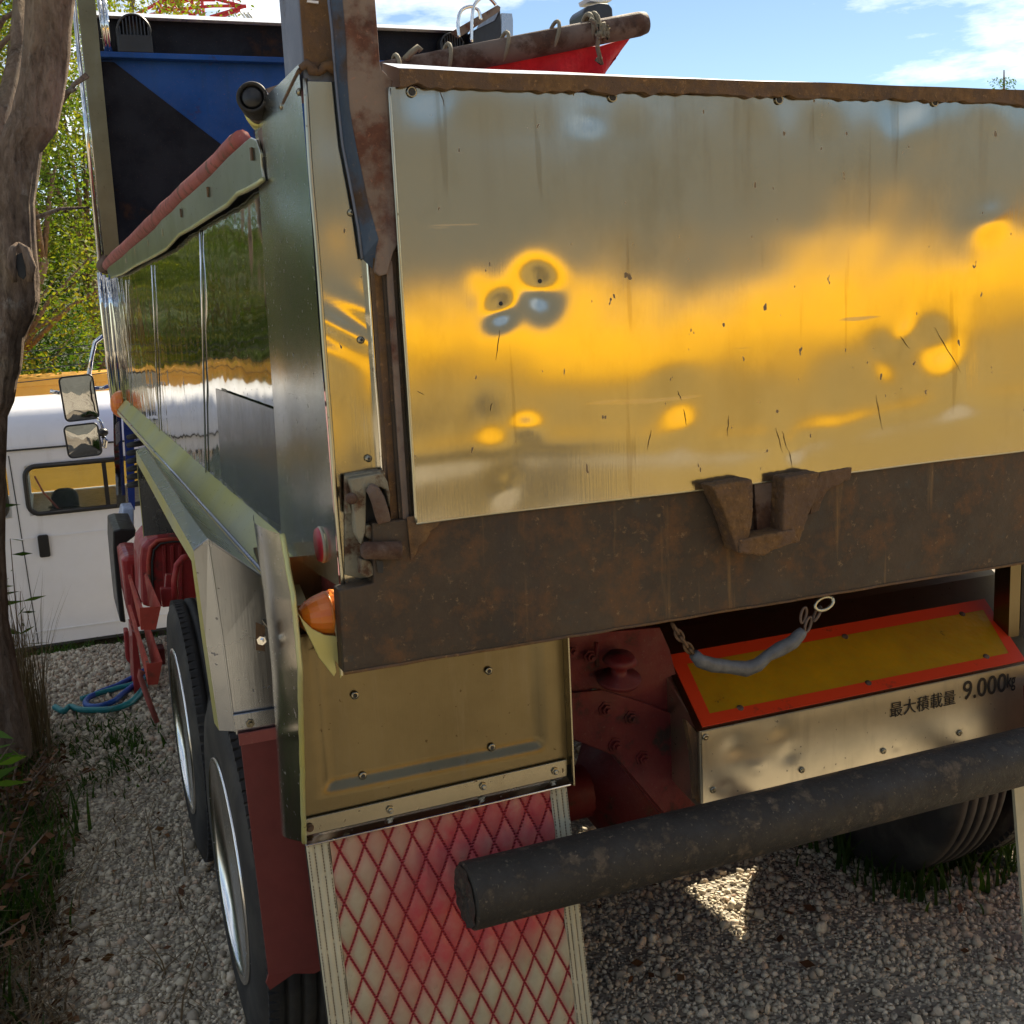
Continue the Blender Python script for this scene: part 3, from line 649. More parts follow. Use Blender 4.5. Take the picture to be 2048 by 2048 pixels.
hp = MB(); hp.prism([at(x, y, 1, -.045) for x, y in ((722, 1118), (740, 1122), (751, 1140), (749, 1150), (736, 1156), (720, 1148))], (0, .03, 0)); hp.build('bracket_foot', 'pale worn bracket', truck, bevel=.003)
MB().prism([at(x, y, 1, -.053) for x, y in ((752, 1120), (766, 1122), (766, 1146), (756, 1145))], (0, -.002, 0)).build('bracket_gap', 'seam dark', truck)
MB().lathe([(.012, 0), (.010, .006), (.006, .008)], at(703, 997, 1, -.052), (-.3, -1, 0), 12).build('latch_bolt', 'pole rust', truck, smooth=True)

# lifting eye in the middle of the beam
ev = MB()
ev.prism([at(x, y, 1, -.11) for x, y in ((1423, 972), (1463, 965), (1505, 958), (1508, 1000), (1504, 1050), (1498, 1080), (1495, 1100), (1476, 1106), (1468, 1080), (1448, 1020))], (0, .055, 0))
ev.prism([at(x, y, 1, -.11) for x, y in ((1570, 955), (1640, 944), (1636, 985), (1618, 1030), (1600, 1085), (1575, 1090), (1566, 1070), (1568, 1000))], (0, .055, 0))
ev.prism([at(x, y, 1, -.115) for x, y in ((1480, 1080), (1540, 1068), (1590, 1058), (1598, 1082), (1550, 1100), (1530, 1112), (1478, 1106))], (0, .06, 0))
eye = ev.build('lifting_eye', 'heavy rust', truck, bevel=.004)
ev = MB(); ev.prism([at(x, y, 1, -.062) for x, y in ((1508, 958), (1545, 952), (1560, 1010), (1555, 1060), (1515, 1068))], (0, .012, 0)); ev.build('eye_tongue', 'pole rust', eye)
ev = MB(); ev.prism([at(x, y, 1, -.066) for x, y in ((1640, 945), (1704, 935), (1700, 958), (1665, 975), (1650, 968), (1638, 1020), (1620, 1030))], (0, .012, 0)); ev.build('weld_plate', 'heavy rust', eye)

def roughen(o, strength, size=.02, lv=3):
    s_ = o.modifiers.new('sub', 'SUBSURF'); s_.subdivision_type = 'SIMPLE'; s_.levels = s_.render_levels = lv
    tx = bpy.data.textures.new('corrosion', 'CLOUDS'); tx.noise_scale = size; tx.noise_depth = 3
    d_ = o.modifiers.new('corrosion', 'DISPLACE'); d_.texture = tx; d_.strength = strength; d_.mid_level = .5
    o.data.polygons.foreach_set('use_smooth', [True]*len(o.data.polygons))
for o_ in [eye]+[c_ for c_ in eye.children]: roughen(o_, .005, .010, 5)
# --- side body
side = MB().box((.012, .5, 1.50), (.05, 7.1, 2.42)).build('bed_side', 'navy wall', truck)
wa, wb, wc = hash_noise(31), hash_noise(32), hash_noise(33)
def mir(u, v):
    y = .42+u*(7.05-.42); z = 1.502+v*.86
    h = .0012*wa(y*.5, z*.4)+.0034*wb(y*2.0, z*3.0)*(.35+.65*smoothstep(-.2, .5, wa(y*.8, 9)))+.0008*wc(y*5, z*6)
    return (.006-h, y, z)
MB().grid(mir, 900, 70).build('mirror_panel', 'polished steel', side, smooth=True)
for (xa, ya, xb, yb) in ((303, 530, 320, 882), (252, 560, 262, 812), (400, 460, 412, 945)):
    MB().tube([at(xa, ya, 0, .0), at(xb, yb, 0, .0)], .0032, 6).build('panel_joint', 'chrome', side, smooth=True)
MB().prism([at(x, y, 0, -.003) for x, y in ((431, 777), (556, 822), (562, 1052), (497, 1010), (443, 957))], (.004, 0, 0)).build('film_patch', 'tape film', side)
# wavy galvanised flange along the top edge + red rail
lowp = [(222, 556), (245, 548), (270, 532), (300, 517), (333, 498), (358, 470), (385, 455), (420, 432), (455, 410), (475, 388), (493, 380), (515, 368), (526, 359), (522, 335), (520, 305)]
topp = [(215, 545), (213, 530), (240, 508), (262, 492), (290, 468), (320, 440), (350, 412), (380, 388), (420, 352), (455, 315), (490, 283), (500, 275), (512, 280)]
MB().prism([at(x, y, 0, -.016) for x, y in lowp]+[at(x, y, 0, -.016) for x, y in topp[::-1]], (.006, 0, 0)).build('top_flange', 'galvanised strip', side, bevel=.002)
MB().tube([at(x, y, 0, -.018) for x, y in lowp[:13]], .006, 6).build('flange_lip', 'mossy steel sill', side, smooth=True)
rp = [(216, 531), (222, 523), (232, 514), (248, 502), (264, 487), (282, 471), (300, 455), (316, 441), (330, 424), (350, 408), (372, 385), (395, 365), (420, 343), (440, 324), (455, 306), (470, 290), (484, 278)]
MB().tube([at(x, y, 0, .0) for x, y in rp], [.040, .041, .043, .041, .038, .039, .040, .038, .036, .034, .032, .030, .029, .027, .026, .025, .022], 10).build('side_rail', 'rail red', side, smooth=True)
for i, px in enumerate(((505, 308), (417, 384), (363, 426), (325, 465), (296, 486), (270, 503), (252, 521))):
    p = at(*px, 0, -.018); s_ = .010
    MB().prism([p+Vector((0, -s_*.9, -s_*1.5)), p+Vector((0, s_*1.1, -s_*1.3)), p+Vector((0, s_, s_*1.5)), p+Vector((0, -s_, s_*1.3))], (-.004, 0, 0)).build('flange_tab', 'heavy rust' if i < 3 else 'galvanised strip', side)
# hinge roller and pin at the rear end of the rail
c0, c1 = at(505, 198, 0, .0), at(483, 252, 0, .0)
ax_ = Vector((-.35, -1, .12)).normalized()
hb = MB(); cc = at(509, 203, 0, -.02); hb.lathe([(.030, -.03), (.0335, -.026), (.0335, .03), (.031, .034), (.026, .034), (.026, .020)], cc, ax_, 28); hb.build('hinge_boss', 'pipe paint', truck, smooth=True)
MB().lathe([(.023, 0), (.023, .028), (.019, .033), (.0, .034)], cc, ax_, 24).build('hinge_roller', 'black plastic', truck, smooth=True)
hb = MB(); hb.lathe([(.030, -.13), (.036, -.122), (.036, -.072), (.031, -.070)], cc, ax_, 24); hb.build('hinge_sleeve', 'mossy steel sill', truck, smooth=True)
MB().lathe([(.030, -.072), (.031, -.035), (.031, -.028)], cc, ax_, 24).build('hinge_sleeve', 'pole rust', truck, smooth=True)
hb = MB(); hb.prism([at(x, y, 0, -.006) for x, y in ((515, 262), (545, 235), (556, 290), (552, 318), (540, 322), (530, 312), (522, 300))], (.01, 0, 0)); hb.prism([at(x, y, 0, .0) for x, y in ((530, 178), (566, 166), (566, 182), (540, 190))], (.05, 0, 0)); hb.build('hinge_plate', 'pole rust', truck)
MB().prism([at(x, y, 0, -.0105) for x, y in ((521, 318), (527, 314), (528, 345), (530, 362), (526, 360), (521, 340))], (.003, 0, 0)).build('shadow_gap', 'seam dark', truck)
# sill under the mirror panel
sl = MB(); sl.add([(.006, .44, 1.503), (.006, 7.1, 1.503), (-.058, 7.1, 1.430), (-.058, .44, 1.430), (-.060, .44, 1.402), (-.060, 7.1, 1.402), (.02, .44, 1.40), (.02, 7.1, 1.40)], [(0, 1, 2, 3), (3, 2, 5, 4), (4, 5, 7, 6)])
sill = sl.build('side_sill', 'mossy steel sill', truck)
MB().tube([(-.059, .44, 1.430), (-.059, 7.1, 1.430)], .005, 8).build('sill_lip', 'dull sheet', sill, smooth=True)
MB().box((.03, .05, 1.343), (W-.03, 7.1, 1.50)).build('bed_floor', 'chassis red', truck)
MB().box((W-.05, .0, 1.50), (W-.002, 7.1, 2.46)).build('bed_side', 'navy wall', truck)
MB().box((W-.10, .0, 2.46), (W-.003, .165, 3.05)).build('corner_pillar', 'blue grey paint', truck)
# headboard
hb = MB(); hb.box((.09, 6.95, 1.5), (W-.02, 7.0, 3.93)); head = hb.build('headboard', 'navy wall', truck)
# dark reflection painted into the board's colour: a triangle, its edge running down right
MB().prism([(.10, 6.945, 3.90), (.20, 6.945, 3.90), (.95, 6.945, 3.30), (1.6, 6.945, 2.78), (2.3, 6.945, 2.2), (2.3, 6.945, 1.6), (.10, 6.945, 1.6)], (0, .004, 0)).build('dark_reflection', 'dark navy wall', head)
MB().box((.105, 6.86, 3.915), (W-.02, 7.0, 3.955)).build('board_ledge', 'navy wall', head, bevel=.006)
up = MB(); up.prism([(.10, 7.06, 3.90), (.10, 7.10, 4.25), (.10, 7.16, 4.25), (.10, 7.16, 3.90)], (W+.5, 0, 0)); up.build('upper_board', 'dark navy wall', truck)
cp_ = MB(); cp_.prism([(.10, 6.99, 4.228), (.10, 7.25, 4.315), (.10, 7.6, 4.25)], (W+.48, 0, 0)); cp_.build('canopy_lip', 'white paint', truck)
def vent_lamp(p, r, depth=.10):
    l = MB(); l.lathe([(r, -depth), (r, 0), (r*.90, .012), (r*.86, 0), (r*.84, -.03), (0, -.03)], p, (0, -1, 0), 28); o = l.build('work_lamp', 'black plastic', truck, smooth=True)
    s_ = MB()
    for i in range(-4, 5):
        xx = i*r*.2; hh = math.sqrt(max(0, (r*.84)**2-xx*xx)); s_.box((p.x+xx-.004, p.y-.005, p.z-hh), (p.x+xx+.004, p.y+.01, p.z+hh))
    s_.build('lamp_grille', 'dark box', o)
    MB().box((p.x-r, p.y-.01, p.z-r*1.25), (p.x+r, p.y+depth, p.z-r*.2)).build('lamp_base', 'black plastic', o, bevel=.01)
vent_lamp(at(268, 62, 1, 6.88), .122)
vent_lamp(at(905, 92, 1, 6.95), .105)
# front posts and pipes of the bed (chrome)
fp = MB(); a0, a1 = at(157, -10, 0, -.01), at(222, 520, 0, -.01)
fp.prism([at(x, y, 1, 6.86) for x, y in ((153, -15), (189, -15), (238, 487), (247, 560), (222, 560), (209, 516))], (0, .03, 0)); fp.build('front_post', 'tan steel plate', truck, bevel=.004)
fp = MB()
for (xa, ya, xb, yb, r_) in ((146, -15, 200, 520, .017), (156, -15, 208, 520, .010), (196, -15, 213, 105, .016), (206, -15, 220, 105, .020)):
    MB().tube([at(xa, ya, 1, 6.90), at(xb, yb, 1, 6.90)], r_, 10).build('chrome_pipe', 'chrome', truck, smooth=True)
for (pts_, r_) in (([(199, 545), (204, 610), (214, 700), (226, 800)], .020), ([(216, 555), (222, 610), (230, 700), (240, 800)], .022), ([(208, 550), (213, 620), (222, 710), (231, 800)], .014)):
    MB().tube([at(x, y, 1, 7.1) for x, y in pts_], r_, 10).build('exhaust_pipe', 'chrome', truck, smooth=True)
MB().lathe([(.05, 0), (.06, .03), (.06, .10), (.04, .13)], at(205, 538, 1, 6.95), (.5, -.6, .6), 14).build('pipe_joint', 'pole rust', truck, smooth=True)

# --- marker lamps
def dome(p, ax, r, L, parent, name='marker_lamp', mat='amber lens'):
    o = MB().lathe([(r, 0), (r*1.02, L*.12), (r*.97, L*.35), (r*.86, L*.58), (r*.66, L*.80), (r*.40, L*.94), (.001, L)], p, ax, 20).build(name, mat, parent); return o
lmp = dome(Vector((.0, .045, 1.447)), (-1, -.12, .0), .047, .086, truck)
rb = MB()
for i in range(5): rb.lathe([(.0480-.0042*i*i*.40, .008+.014*i), (.0490-.0042*i*i*.40, .011+.014*i), (.0470-.0042*i*i*.45, .015+.014*i)], Vector((.0, .045, 1.447)), (-1, -.12, .0), 28)
rb.build('lens_rib', 'amber lens', lmp, smooth=True)
lb = MB(); lb.prism([at(x, y, 1, .0) for x, y in ((594, 1222), (603, 1244), (638, 1316), (668, 1354), (673, 1344), (671, 1322), (678, 1330), (681, 1358), (684, 1352), (678, 1290), (672, 1272), (650, 1270), (625, 1258), (606, 1240))], (0, .004, 0)); lb.build('lamp_bracket', 'mossy steel sill', truck, bevel=.0015)
lb = MB(); lb.prism([at(x, y, 1, -.006) for x, y in ((672, 1235), (680, 1262), (684, 1300), (686, 1352), (682, 1350), (678, 1300), (670, 1262))], (0, .004, 0)); lb.build('bracket_lip', 'galvanised strip', truck)
dome(at(246, 808, 0, -.01), (-1, 0, 0), .10, .09, truck)
MB().lathe([(.0, .0105), (.034, .0105), (.0365, .006), (.037, 0)], at(644, 1089, 0, -.006), (-1, 0, 0), 32).build('round_reflector', 'red reflector', truck, smooth=True)
MB().lathe([(.0385, 0), (.0385, .005), (.036, .007)], at(645, 1089, 0, -.005), (-1, 0, 0), 32).build('reflector_rim', 'trim vinyl', truck, smooth=True)

# --- left rear mudguard: back plate, strip, side wing, flap
bp = MB(); we = hash_noise(41)
def back(u, v):
    x = -.100+.622*u; z = .99+.40*v
    ex, ez = min(x+.055, .475-x), min(z-1.035, 1.42-z); q = 1.5*smoothstep(0, .028, min(ex, ez) if min(ex, ez) > 0 else 0)
    return (x, .10+.009*q+.0015*we(x*2, z*2), z+.0)
bkp = bp.grid(back, 60, 44).build('mudguard_plate', 'tan steel plate', truck, smooth=True)
MB().box((.5225, .07, .95), (.526, .16, 1.40)).build('plate_edge', 'steel strip', bkp)
for px in ((710, 1391), (978, 1342), (984, 1495), (726, 1552)):
    p = at(*px, 1, .108); MB().lathe([(.009, 0), (.008, .0012), (.0052, .002)], p, (0, -1, 0), 16).build('grommet', 'steel strip', bkp, smooth=True); MB().lathe([(.0048, .002), (.0042, .0028)], p, (0, -1, 0), 12).build('bolt_hole', 'seam dark', bkp)
stp = MB(); tl_, tr2, br_, bl_ = at(607, 1640, 1, .09), at(1134, 1519, 1, .09), at(1134, 1552, 1, .09), at(607, 1673, 1, .09)
stp.prism([tl_, tr2, br_, bl_], (0, .006, 0)); st_ = stp.build('flap_strip', 'steel strip', truck, bevel=.001)
lp_ = MB(); lp_.prism([bl_, br_, br_+Vector((0, -.022, -.012)), bl_+Vector((0, -.022, -.012))], (0, 0, -.003)); lp_.build('strip_lip', 'chrome', st_, bevel=.001)
for px, mt in (((619, 1655), 'heavy rust'), ((780, 1619), 'steel strip'), ((966, 1572), 'steel strip'), ((1110, 1542), 'steel strip')):
    p = at(*px, 1, .089); MB().lathe([(.009, 0), (.009, .004), (.006, .0045), (.006, .009), (.004, .010)], p, (0, -1, 0), 6 if mt != 'heavy rust' else 14).build('bolt', mt, st_)
wing = MB(); lw = [(507, 1028), (530, 1198), (551, 1410), (562, 1560), (566, 1654), (590, 1672), (606, 1685)]; rw = [(562, 1068), (586, 1198), (599, 1325), (595, 1480), (600, 1590), (606, 1684)]
ql = [at(x, y, 0, -.106) for x, y in ((507, 1028), (528, 1180), (545, 1340), (556, 1490), (566, 1654))]
qr = [at(x, y, 0, -.104) for x, y in ((562, 1068), (585, 1200), (597, 1335), (600, 1480), (606, 1684))]
def lin(P, t_):
    i = min(len(P)-2, int(t_*(len(P)-1))); f_ = t_*(len(P)-1)-i; return P[i].lerp(P[i+1], f_)
def wingf(u, v):
    p = lin(ql, v).lerp(lin(qr, v), u); p.x -= .020*math.sin(u*3.14)+.0012*we(u*2, v*4)+.003*math.exp(-((v-.72)/.02)**2)*u; return p
wg = wing.grid(wingf, 14, 90).build('mudguard_wing', 'wing steel', truck, smooth=True)
MB().tube([lin(qr, v/40)+Vector((.002+.002*we(v*.3, 1), -.004, 0)) for v in range(41)], .0055, 6).build('wing_hem', 'mossy steel sill', wg, smooth=True)
MB().prism([at(x, y, 1, .11) for x, y in ((512, 1245), (530, 1252), (530, 1303), (512, 1300))], (0, .004, 0)).build('rust_tab', 'heavy rust', truck)
MB().lathe([(.010, 0), (.010, .006), (.005, .006), (.005, .014)], at(524, 1280, 1, .11), (-.4, -1, 0), 6).build('bolt', 'chrome', truck)
MB().prism([Vector((-.10, .40, 1.36)), Vector((-.10, .10, 1.36)), Vector((.52, .10, 1.385)), Vector((.52, .40, 1.385))], (0, 0, -.004)).build('mudguard_top', 'tan steel plate', truck)
MB().prism([Vector((-.09, .12, 1.36)), Vector((-.02, .12, 1.36)), Vector((-.02, .50, 1.5)), Vector((-.09, .50, 1.5))], (0, 0, .01)).build('inner_gusset', 'tan steel plate', truck)
MB().box((-.098, .33, 1.30), (.14, .336, 1.512)).build('inner_plate', 'tan steel plate', truck)
MB().box((-.100, .15, 1.30), (.10, .155, 1.445)).build('inner_plate', 'tan steel plate', truck)

# flap
XL = lambda z: -.098+.034*(.945-z); XR = lambda z: .514+.060*(.945-z)
ZT, ZB = .945, .16
def quilt(u, v):
    z = ZT-(ZT-ZB)*v; x = XL(z)+.050+u*(XR(z)-.044-XL(z)-.050)
    xs_, zs_ = (x-1.2)/DX, z/DZ
    a_ = abs(math.sin(math.pi*(xs_+zs_))); b_ = abs(math.sin(math.pi*(xs_-zs_)))
    puff = .0105*min(1, (a_*b_)**.5)
    return (x, .094-puff+.012*v*math.sin(u*3.14)-.02*v, z+.02*0+(x-.2)*.0)
flap = MB().grid(quilt, 230, 330).build('mud_flap', 'quilted vinyl', truck, smooth=True)
def trim(f0, f1, name):
    def g_(u, v):
        z = ZT-(ZT-ZB)*v; x = f0(z)+(f1(z)-f0(z))*u
        return (x, .090-.004*abs(math.sin(u*math.pi*3))**.5-.02*v-.001*we(v*30, u), z)
    o = MB().grid(g_, 18, 60).build(name, 'trim vinyl', flap, smooth=True); s_ = MB()
    for uu in (.08, .34, .66, .92):
        for i in range(110):
            if (i*7+int(uu*100)) % 11 == 0: continue
            v = i/110; p, q = Vector(g_(uu, v)), Vector(g_(uu, v+.0055)); s_.tube([p+Vector((0, -.0006, 0)), q+Vector((0, -.0006, 0))], .0011, 4, cap=False)
    s_.build('stitching', 'thread', flap)
trim(lambda z: XL(z), lambda z: XL(z)+.050, 'flap_trim'); trim(lambda z: XR(z)-.044, lambda z: XR(z)-.001, 'flap_trim')
MB().prism([Vector((XL(ZT), .10, ZT)), Vector((XR(ZT), .10, ZT)), Vector((XR(ZB), .085, ZB)), Vector((XL(ZB), .085, ZB))], (0, .006, 0)).build('flap_backing', 'rubber', flap)
# second flap on the far side
MB().prism([Vector((1.868, .088, .72)), Vector((1.914, .088, .72)), Vector((1.975, .07, .15)), Vector((1.925, .07, .15))], (0, .01, 0)).build('mud_flap', 'trim vinyl', truck)
MB().prism([Vector((1.914, .094, .94)), Vector((2.48, .094, .94)), Vector((2.45, .08, .15)), Vector((1.96, .08, .15))], (0, .01, 0)).build('mud_flap', 'red rubber flap', truck)
MB().prism([Vector((1.88, .38, .93)), Vector((2.5, .38, .93)), Vector((2.5, .38, .60)), Vector((1.88, .38, .55))], (0, .01, 0)).build('wheel_flap', 'red rubber flap', truck)
# --- wheel-arch fender
def prof(path, xo):
    return path
Fm = MB(); pY = [(.50, 1.072), (.50, 1.30), (.50, 1.521), (1.1, 1.525), (1.9, 1.528), (2.72, 1.53), (2.80, 1.40), (2.84, 1.15)]
def sect(i):
    y, z = pY[i]; k_ = .033*max(0, min(1, (y-.5)/2.2))
    if i < 2: return [(-.233+.010*(2-i), y+.055, z+.006), (-.228+.010*(2-i), y+.012, z), (-.188+.008*(2-i), y, z-.005), (-.05, y-.004, z-.005)]
    if i == 2: return [(-.229, y+.05, z-.035), (-.227, y, z), (-.1925, y, z+.0225), (-.068, y, z-.090)]
    if i < 6: return [(-.229+k_, y, z-.05), (-.227+k_, y, z), (-.1925+k_, y, z+.012), (-.068, y, z-.098)]
    return [(-.229+k_, y-.04, z), (-.227+k_, y, z), (-.1925+k_, y, z), (-.05, y, z)]
S_ = [sect(i) for i in range(len(pY))]; vs = [p for s_ in S_ for p in s_]
Fm.add(vs, [(i*4+j, i*4+j+1, (i+1)*4+j+1, (i+1)*4+j) for i in range(len(S_)-1) for j in range(3) if not (j == 0)])
fen = Fm.build('wheel_fender', 'dull sheet', truck)
so = fen.modifiers.new('thick', 'SOLIDIFY'); so.thickness = .003
Fm = MB(); Fm.add(vs, [(i*4, i*4+1, (i+1)*4+1, (i+1)*4) for i in range(len(S_)-1)]); o = Fm.build('fender_skirt', 'mossy steel sill', fen); so = o.modifiers.new('thick', 'SOLIDIFY'); so.thickness = .003
MB().tube([Vector(S_[i][2]) for i in (0, 1, 2)], .0025, 6).build('fold_edge', 'dull sheet', fen)
MB().tube([Vector(S_[2][1]), Vector(S_[2][2]), Vector(S_[2][3])], .0025, 6).build('fold_edge', 'dull sheet', fen)
fs_ = MB(); fs_.prism([Vector((-.175, .494, 1.112)), Vector((-.05, .490, 1.112)), Vector((-.05, .490, 1.062)), Vector((-.172, .494, 1.062))], (0, -.006, 0)); fs_.build('fender_strip', 'dull sheet', fen, bevel=.001)
MB().lathe([(.011, 0), (.011, .006), (.006, .006), (.005, .014)], at(500, 1446, 1, .488), (0, -1, 0), 6).build('bolt', 'steel strip', fen)
MB().prism([Vector((-.165, .475, 1.065)), Vector((.0, .475, 1.065)), Vector((.0, .40, .46)), Vector((-.05, .40, .448)), Vector((-.10, .40, .462)), Vector((-.160, .40, .435)), Vector((-.168, .40, .455)), Vector((-.160, .40, .475))], (0, .008, 0)).build('rubber_flap', 'red rubber flap', truck)
MB().box((-.168, .478, 1.04), (0, .470, 1.068)).build('flap_hem', 'rail red', truck)

# --- wheels
def wheel(xo, yc, R_=.5, w=.26, side=-1, dual=True, zc=.5):
    """xo: outer sidewall plane, side -1 = left"""
    s_ = -side; c_ = (xo, yc, zc); T = MB()
    pr_ = [(.292, .030), (.303, .014), (.33, .006), (.40, .002), (.455, .008), (.482, .020), (.497, .040)]
    q = w/4-.01
    gro = []
    for g_ in range(4):
        a_ = .040+(w-.08)*(g_+.5)/4.4; gro += [(.5, a_), (.488, a_+.004), (.488, a_+.010), (.5, a_+.014)]
    pr_ += gro+[(.497, w-.04), (.482, w-.02), (.455, w-.004), (.33, w), (.292, w-.03)]
    T.lathe([(r*R_/.5, h*1.0) for r, h in pr_], c_, (s_, 0, 0), 96)
    ty = T.build('tyre', 'tyre', truck, smooth=False)
    for p_ in ty.data.polygons: p_.use_smooth = True
    sp2 = MB()   # shoulder lugs
    for i in range(96):
        a_ = 2*math.pi*i/96; r1 = .4985*R_/.5; d_ = Vector((0, math.cos(a_), math.sin(a_))); tdir = Vector((0, -math.sin(a_), math.cos(a_)))
        for x_ in (.022, w-.048):
            b0 = Vector(c_)+Vector((s_*x_, 0, 0))+d_*(r1-.016); e_ = [b0-tdir*.011, b0+tdir*.011, b0+tdir*.011+Vector((s_*.026, 0, 0)), b0-tdir*.011+Vector((s_*.026, 0, 0))]
            sp2.prism(e_, d_*.017)
    o = sp2.build('tread_lugs', 'rubber', ty); o['kind'] = 'stuff'
    Rm = MB(); Rm.lathe([(.318, .010), (.316, .001), (.306, -.001), (.298, .008), (.290, .03), (.283, .06), (.278, .12), (.20, .135), (.13, .12), (.115, .05), (.10, .035), (0, .03)], c_, (s_, 0, 0), 72)
    rim = Rm.build('rim', 'rim alloy', truck, smooth=True)
    for i in range(10):
        a_ = 2*math.pi*i/10; MB().lathe([(.016, 0), (.016, .02), (.012, .035), (0, .037)], Vector(c_)+Vector((s_*.122, .165*math.cos(a_), .165*math.sin(a_))), (-s_, 0, 0), 6).build('wheel_nut', 'chrome', rim)
    if dual:
        T = MB(); T.lathe([(r*R_/.5, h+.31) for r, h in pr_], c_, (s_, 0, 0), 72); T.build('inner_tyre', 'tyre', truck, smooth=True)
wheel(-.178, .95); wheel(-.172, 2.17); wheel(2.578, .95, side=1); wheel(2.578, 2.17, side=1)
wheel(.12, 6.3, dual=False, w=.25); wheel(2.3, 6.3, dual=False, side=1)
for y in (.95, 2.17): MB().tube([(.3, y, .5), (2.1, y, .5)], .085, 14).build('axle', 'chassis red', truck, smooth=True)
MB().box((2.40, .5, 1.46), (2.63, 2.75, 1.50)).build('wheel_fender', 'dull sheet', truck)
MB().box((2.40, .49, .95), (2.63, .50, 1.50)).build('wheel_fender', 'dull sheet', truck)
MB().box((2.15, 3.1, .42), (2.5, 4.9, 1.15)).build('shade_box', 'black plastic', truck, bevel=.03)  # unseen box added to keep ambient light off the right tyres
MB().lathe([(.08, -.25), (.22, -.15), (.24, 0), (.22, .15), (.08, .25)], (1.2, .95, .5), (1, 0, 0), 20).build('axle_housing', 'chassis red', truck, smooth=True)

# --- chassis, red side plates with bolts and holes
MB().box((.74, .66, .98), (.83, 8.8, 1.26)).build('frame_rail', 'chassis red', truck)
MB().box((1.60, .66, .98), (1.69, 8.8, 1.26)).build('frame_rail', 'chassis red', truck)
MB().box((.55, 2.9, .5), (1.9, 2.95, 1.3)).build('cross_plate', 'chassis red', truck)
cpts = [(1080, 1275), (1320, 1255), (1340, 1300), (1372, 1430), (1393, 1460), (1402, 1560), (1404, 1625), (1330, 1640), (1225, 1510), (1120, 1470), (1080, 1452)]
chp = MB().prism([at(x, y, 1, .36) for x, y in cpts], (0, .02, 0)).build('rear_plate', 'chassis red', truck, bevel=.002)
hp2 = MB().prism([at(x, y, 1, .355) for x, y in ((1200, 1378), (1290, 1405), (1340, 1425), (1368, 1475), (1375, 1555), (1380, 1625), (1335, 1636), (1225, 1508), (1128, 1470), (1128, 1385))], (0, -.010, 0)).build('gusset_plate', 'chassis red', truck, bevel=.002)
for px, r_ in (((1211, 1418), .014), ((1261, 1435), .013), ((1230, 1490), .014), ((1285, 1516), .014), ((1143, 1302), .012), ((1180, 1313), .012)):
    p = at(*px, 1, .344); MB().lathe([(r_*1.5, 0), (r_*1.5, .003), (r_, .003), (r_, .014), (r_*.55, .014), (r_*.5, .024)], p, (0, -1, 0), 6).build('bolt', 'chassis red', chp)
hl = MB()
for px, r_ in (((1187, 1387), .014),): hl.lathe([(r_, 0), (r_*.9, .001)], at(*px, 1, .352), (0, -1, 0), 18)
hl.build('bolt_hole', 'seam dark', chp)
MB().lathe([(.055, 0), (.058, .006), (.058, .014), (.02, .02), (.02, .05), (.045, .06), (.035, .075), (0, .08)], at(1236, 1362, 1, .32), (0, -.25, 1), 24).build('rubber_stop', 'chassis red', truck, smooth=True)
for (xa, ya, xb, yb) in ((1133, 1290, 1136, 1385), (1193, 1285, 1194, 1333)): MB().tube([at(xa, ya, 1, .34), at(xb, yb, 1, .34)], .006, 8).build('drop_rod', 'chassis red', truck, smooth=True)
# --- reflector housing
hs = MB(); hl_, hr_ = .935, 2.03
A = [(.60, 1.17), (.50, 1.135), (.195, .963), (.195, .762), (.22, .745), (.50, .80), (.60, .85)]
hs.prism([Vector((hl_, y, z)) for y, z in A], (hr_-hl_, 0, 0)); hou = hs.build('reflector_housing', 'housing steel', truck, bevel=.004)
hd_ = [(1.03, .90, .035, .006), (1.10, .84, .03, -.005), (1.16, .93, .04, .005), (1.00, .80, .02, .003), (1.20, .85, .03, .005), (1.55, .80, .012, .002), (1.30, .79, .012, .002), (1.78, .80, .012, .002)]
def hfront(u, v):
    x, z = hl_+(hr_-hl_)*u, .763+.199*v; h = .0012*we(x*1.5, z*3)
    for a_, b_, r_, d_ in hd_:
        q = ((x-a_)**2+(z-b_)**2*1.4)/(r_*r_)*(1+.4*we(x*5, z*7))
        if 0 <= q < 9: h -= d_*math.exp(-q)
    return (x, .1865-h, z)
MB().grid(hfront, 200, 40).build('front_sheet', 'housing sheet', hou, smooth=True)
nrm = Vector((0, -(1.135-.963), .305)).normalized()   # upward normal of the slanting face
def sl_pt(x, s_): # s_: 0 at front fold, 1 at top fold
    return Vector((x, .195+.305*s_, .963+.172*s_))+nrm*.004
MB().add([sl_pt(hl_-.012, -.01)+nrm*-.002, sl_pt(hr_+.012, -.01)+nrm*-.002, Vector((hr_+.17, .50, 1.139)), Vector((hl_+.035, .50, 1.139)), Vector((hr_+.2, .62, 1.18)), Vector((hl_+.03, .62, 1.18))], [(0, 1, 2, 3), (3, 2, 4, 5)]).build('housing_top', 'tan steel plate', hou)
ro = [sl_pt(x, s_) for x, s_ in ((.944, .02), (2.018, .02), (2.075, .74), (.975, .74))]
ri = [sl_pt(x, s_) for x, s_ in ((.985, .12), (1.985, .12), (2.035, .62), (1.010, .62))]
rr_ = MB(); rr_.add([p+nrm*.002 for p in ro]+[p+nrm*.002 for p in ri]+[p-nrm*.003 for p in ro], [(0, 1, 5, 4), (1, 2, 6, 5), (2, 3, 7, 6), (3, 0, 4, 7), (0, 8, 9, 1), (1, 9, 10, 2), (2, 10, 11, 3), (3, 11, 8, 0)])
rr_.build('reflector_border', 'reflector red', hou)
MB().prism([p-nrm*.002 for p in ri], nrm*.0035).build('reflector_plate', 'reflector yellow', hou)
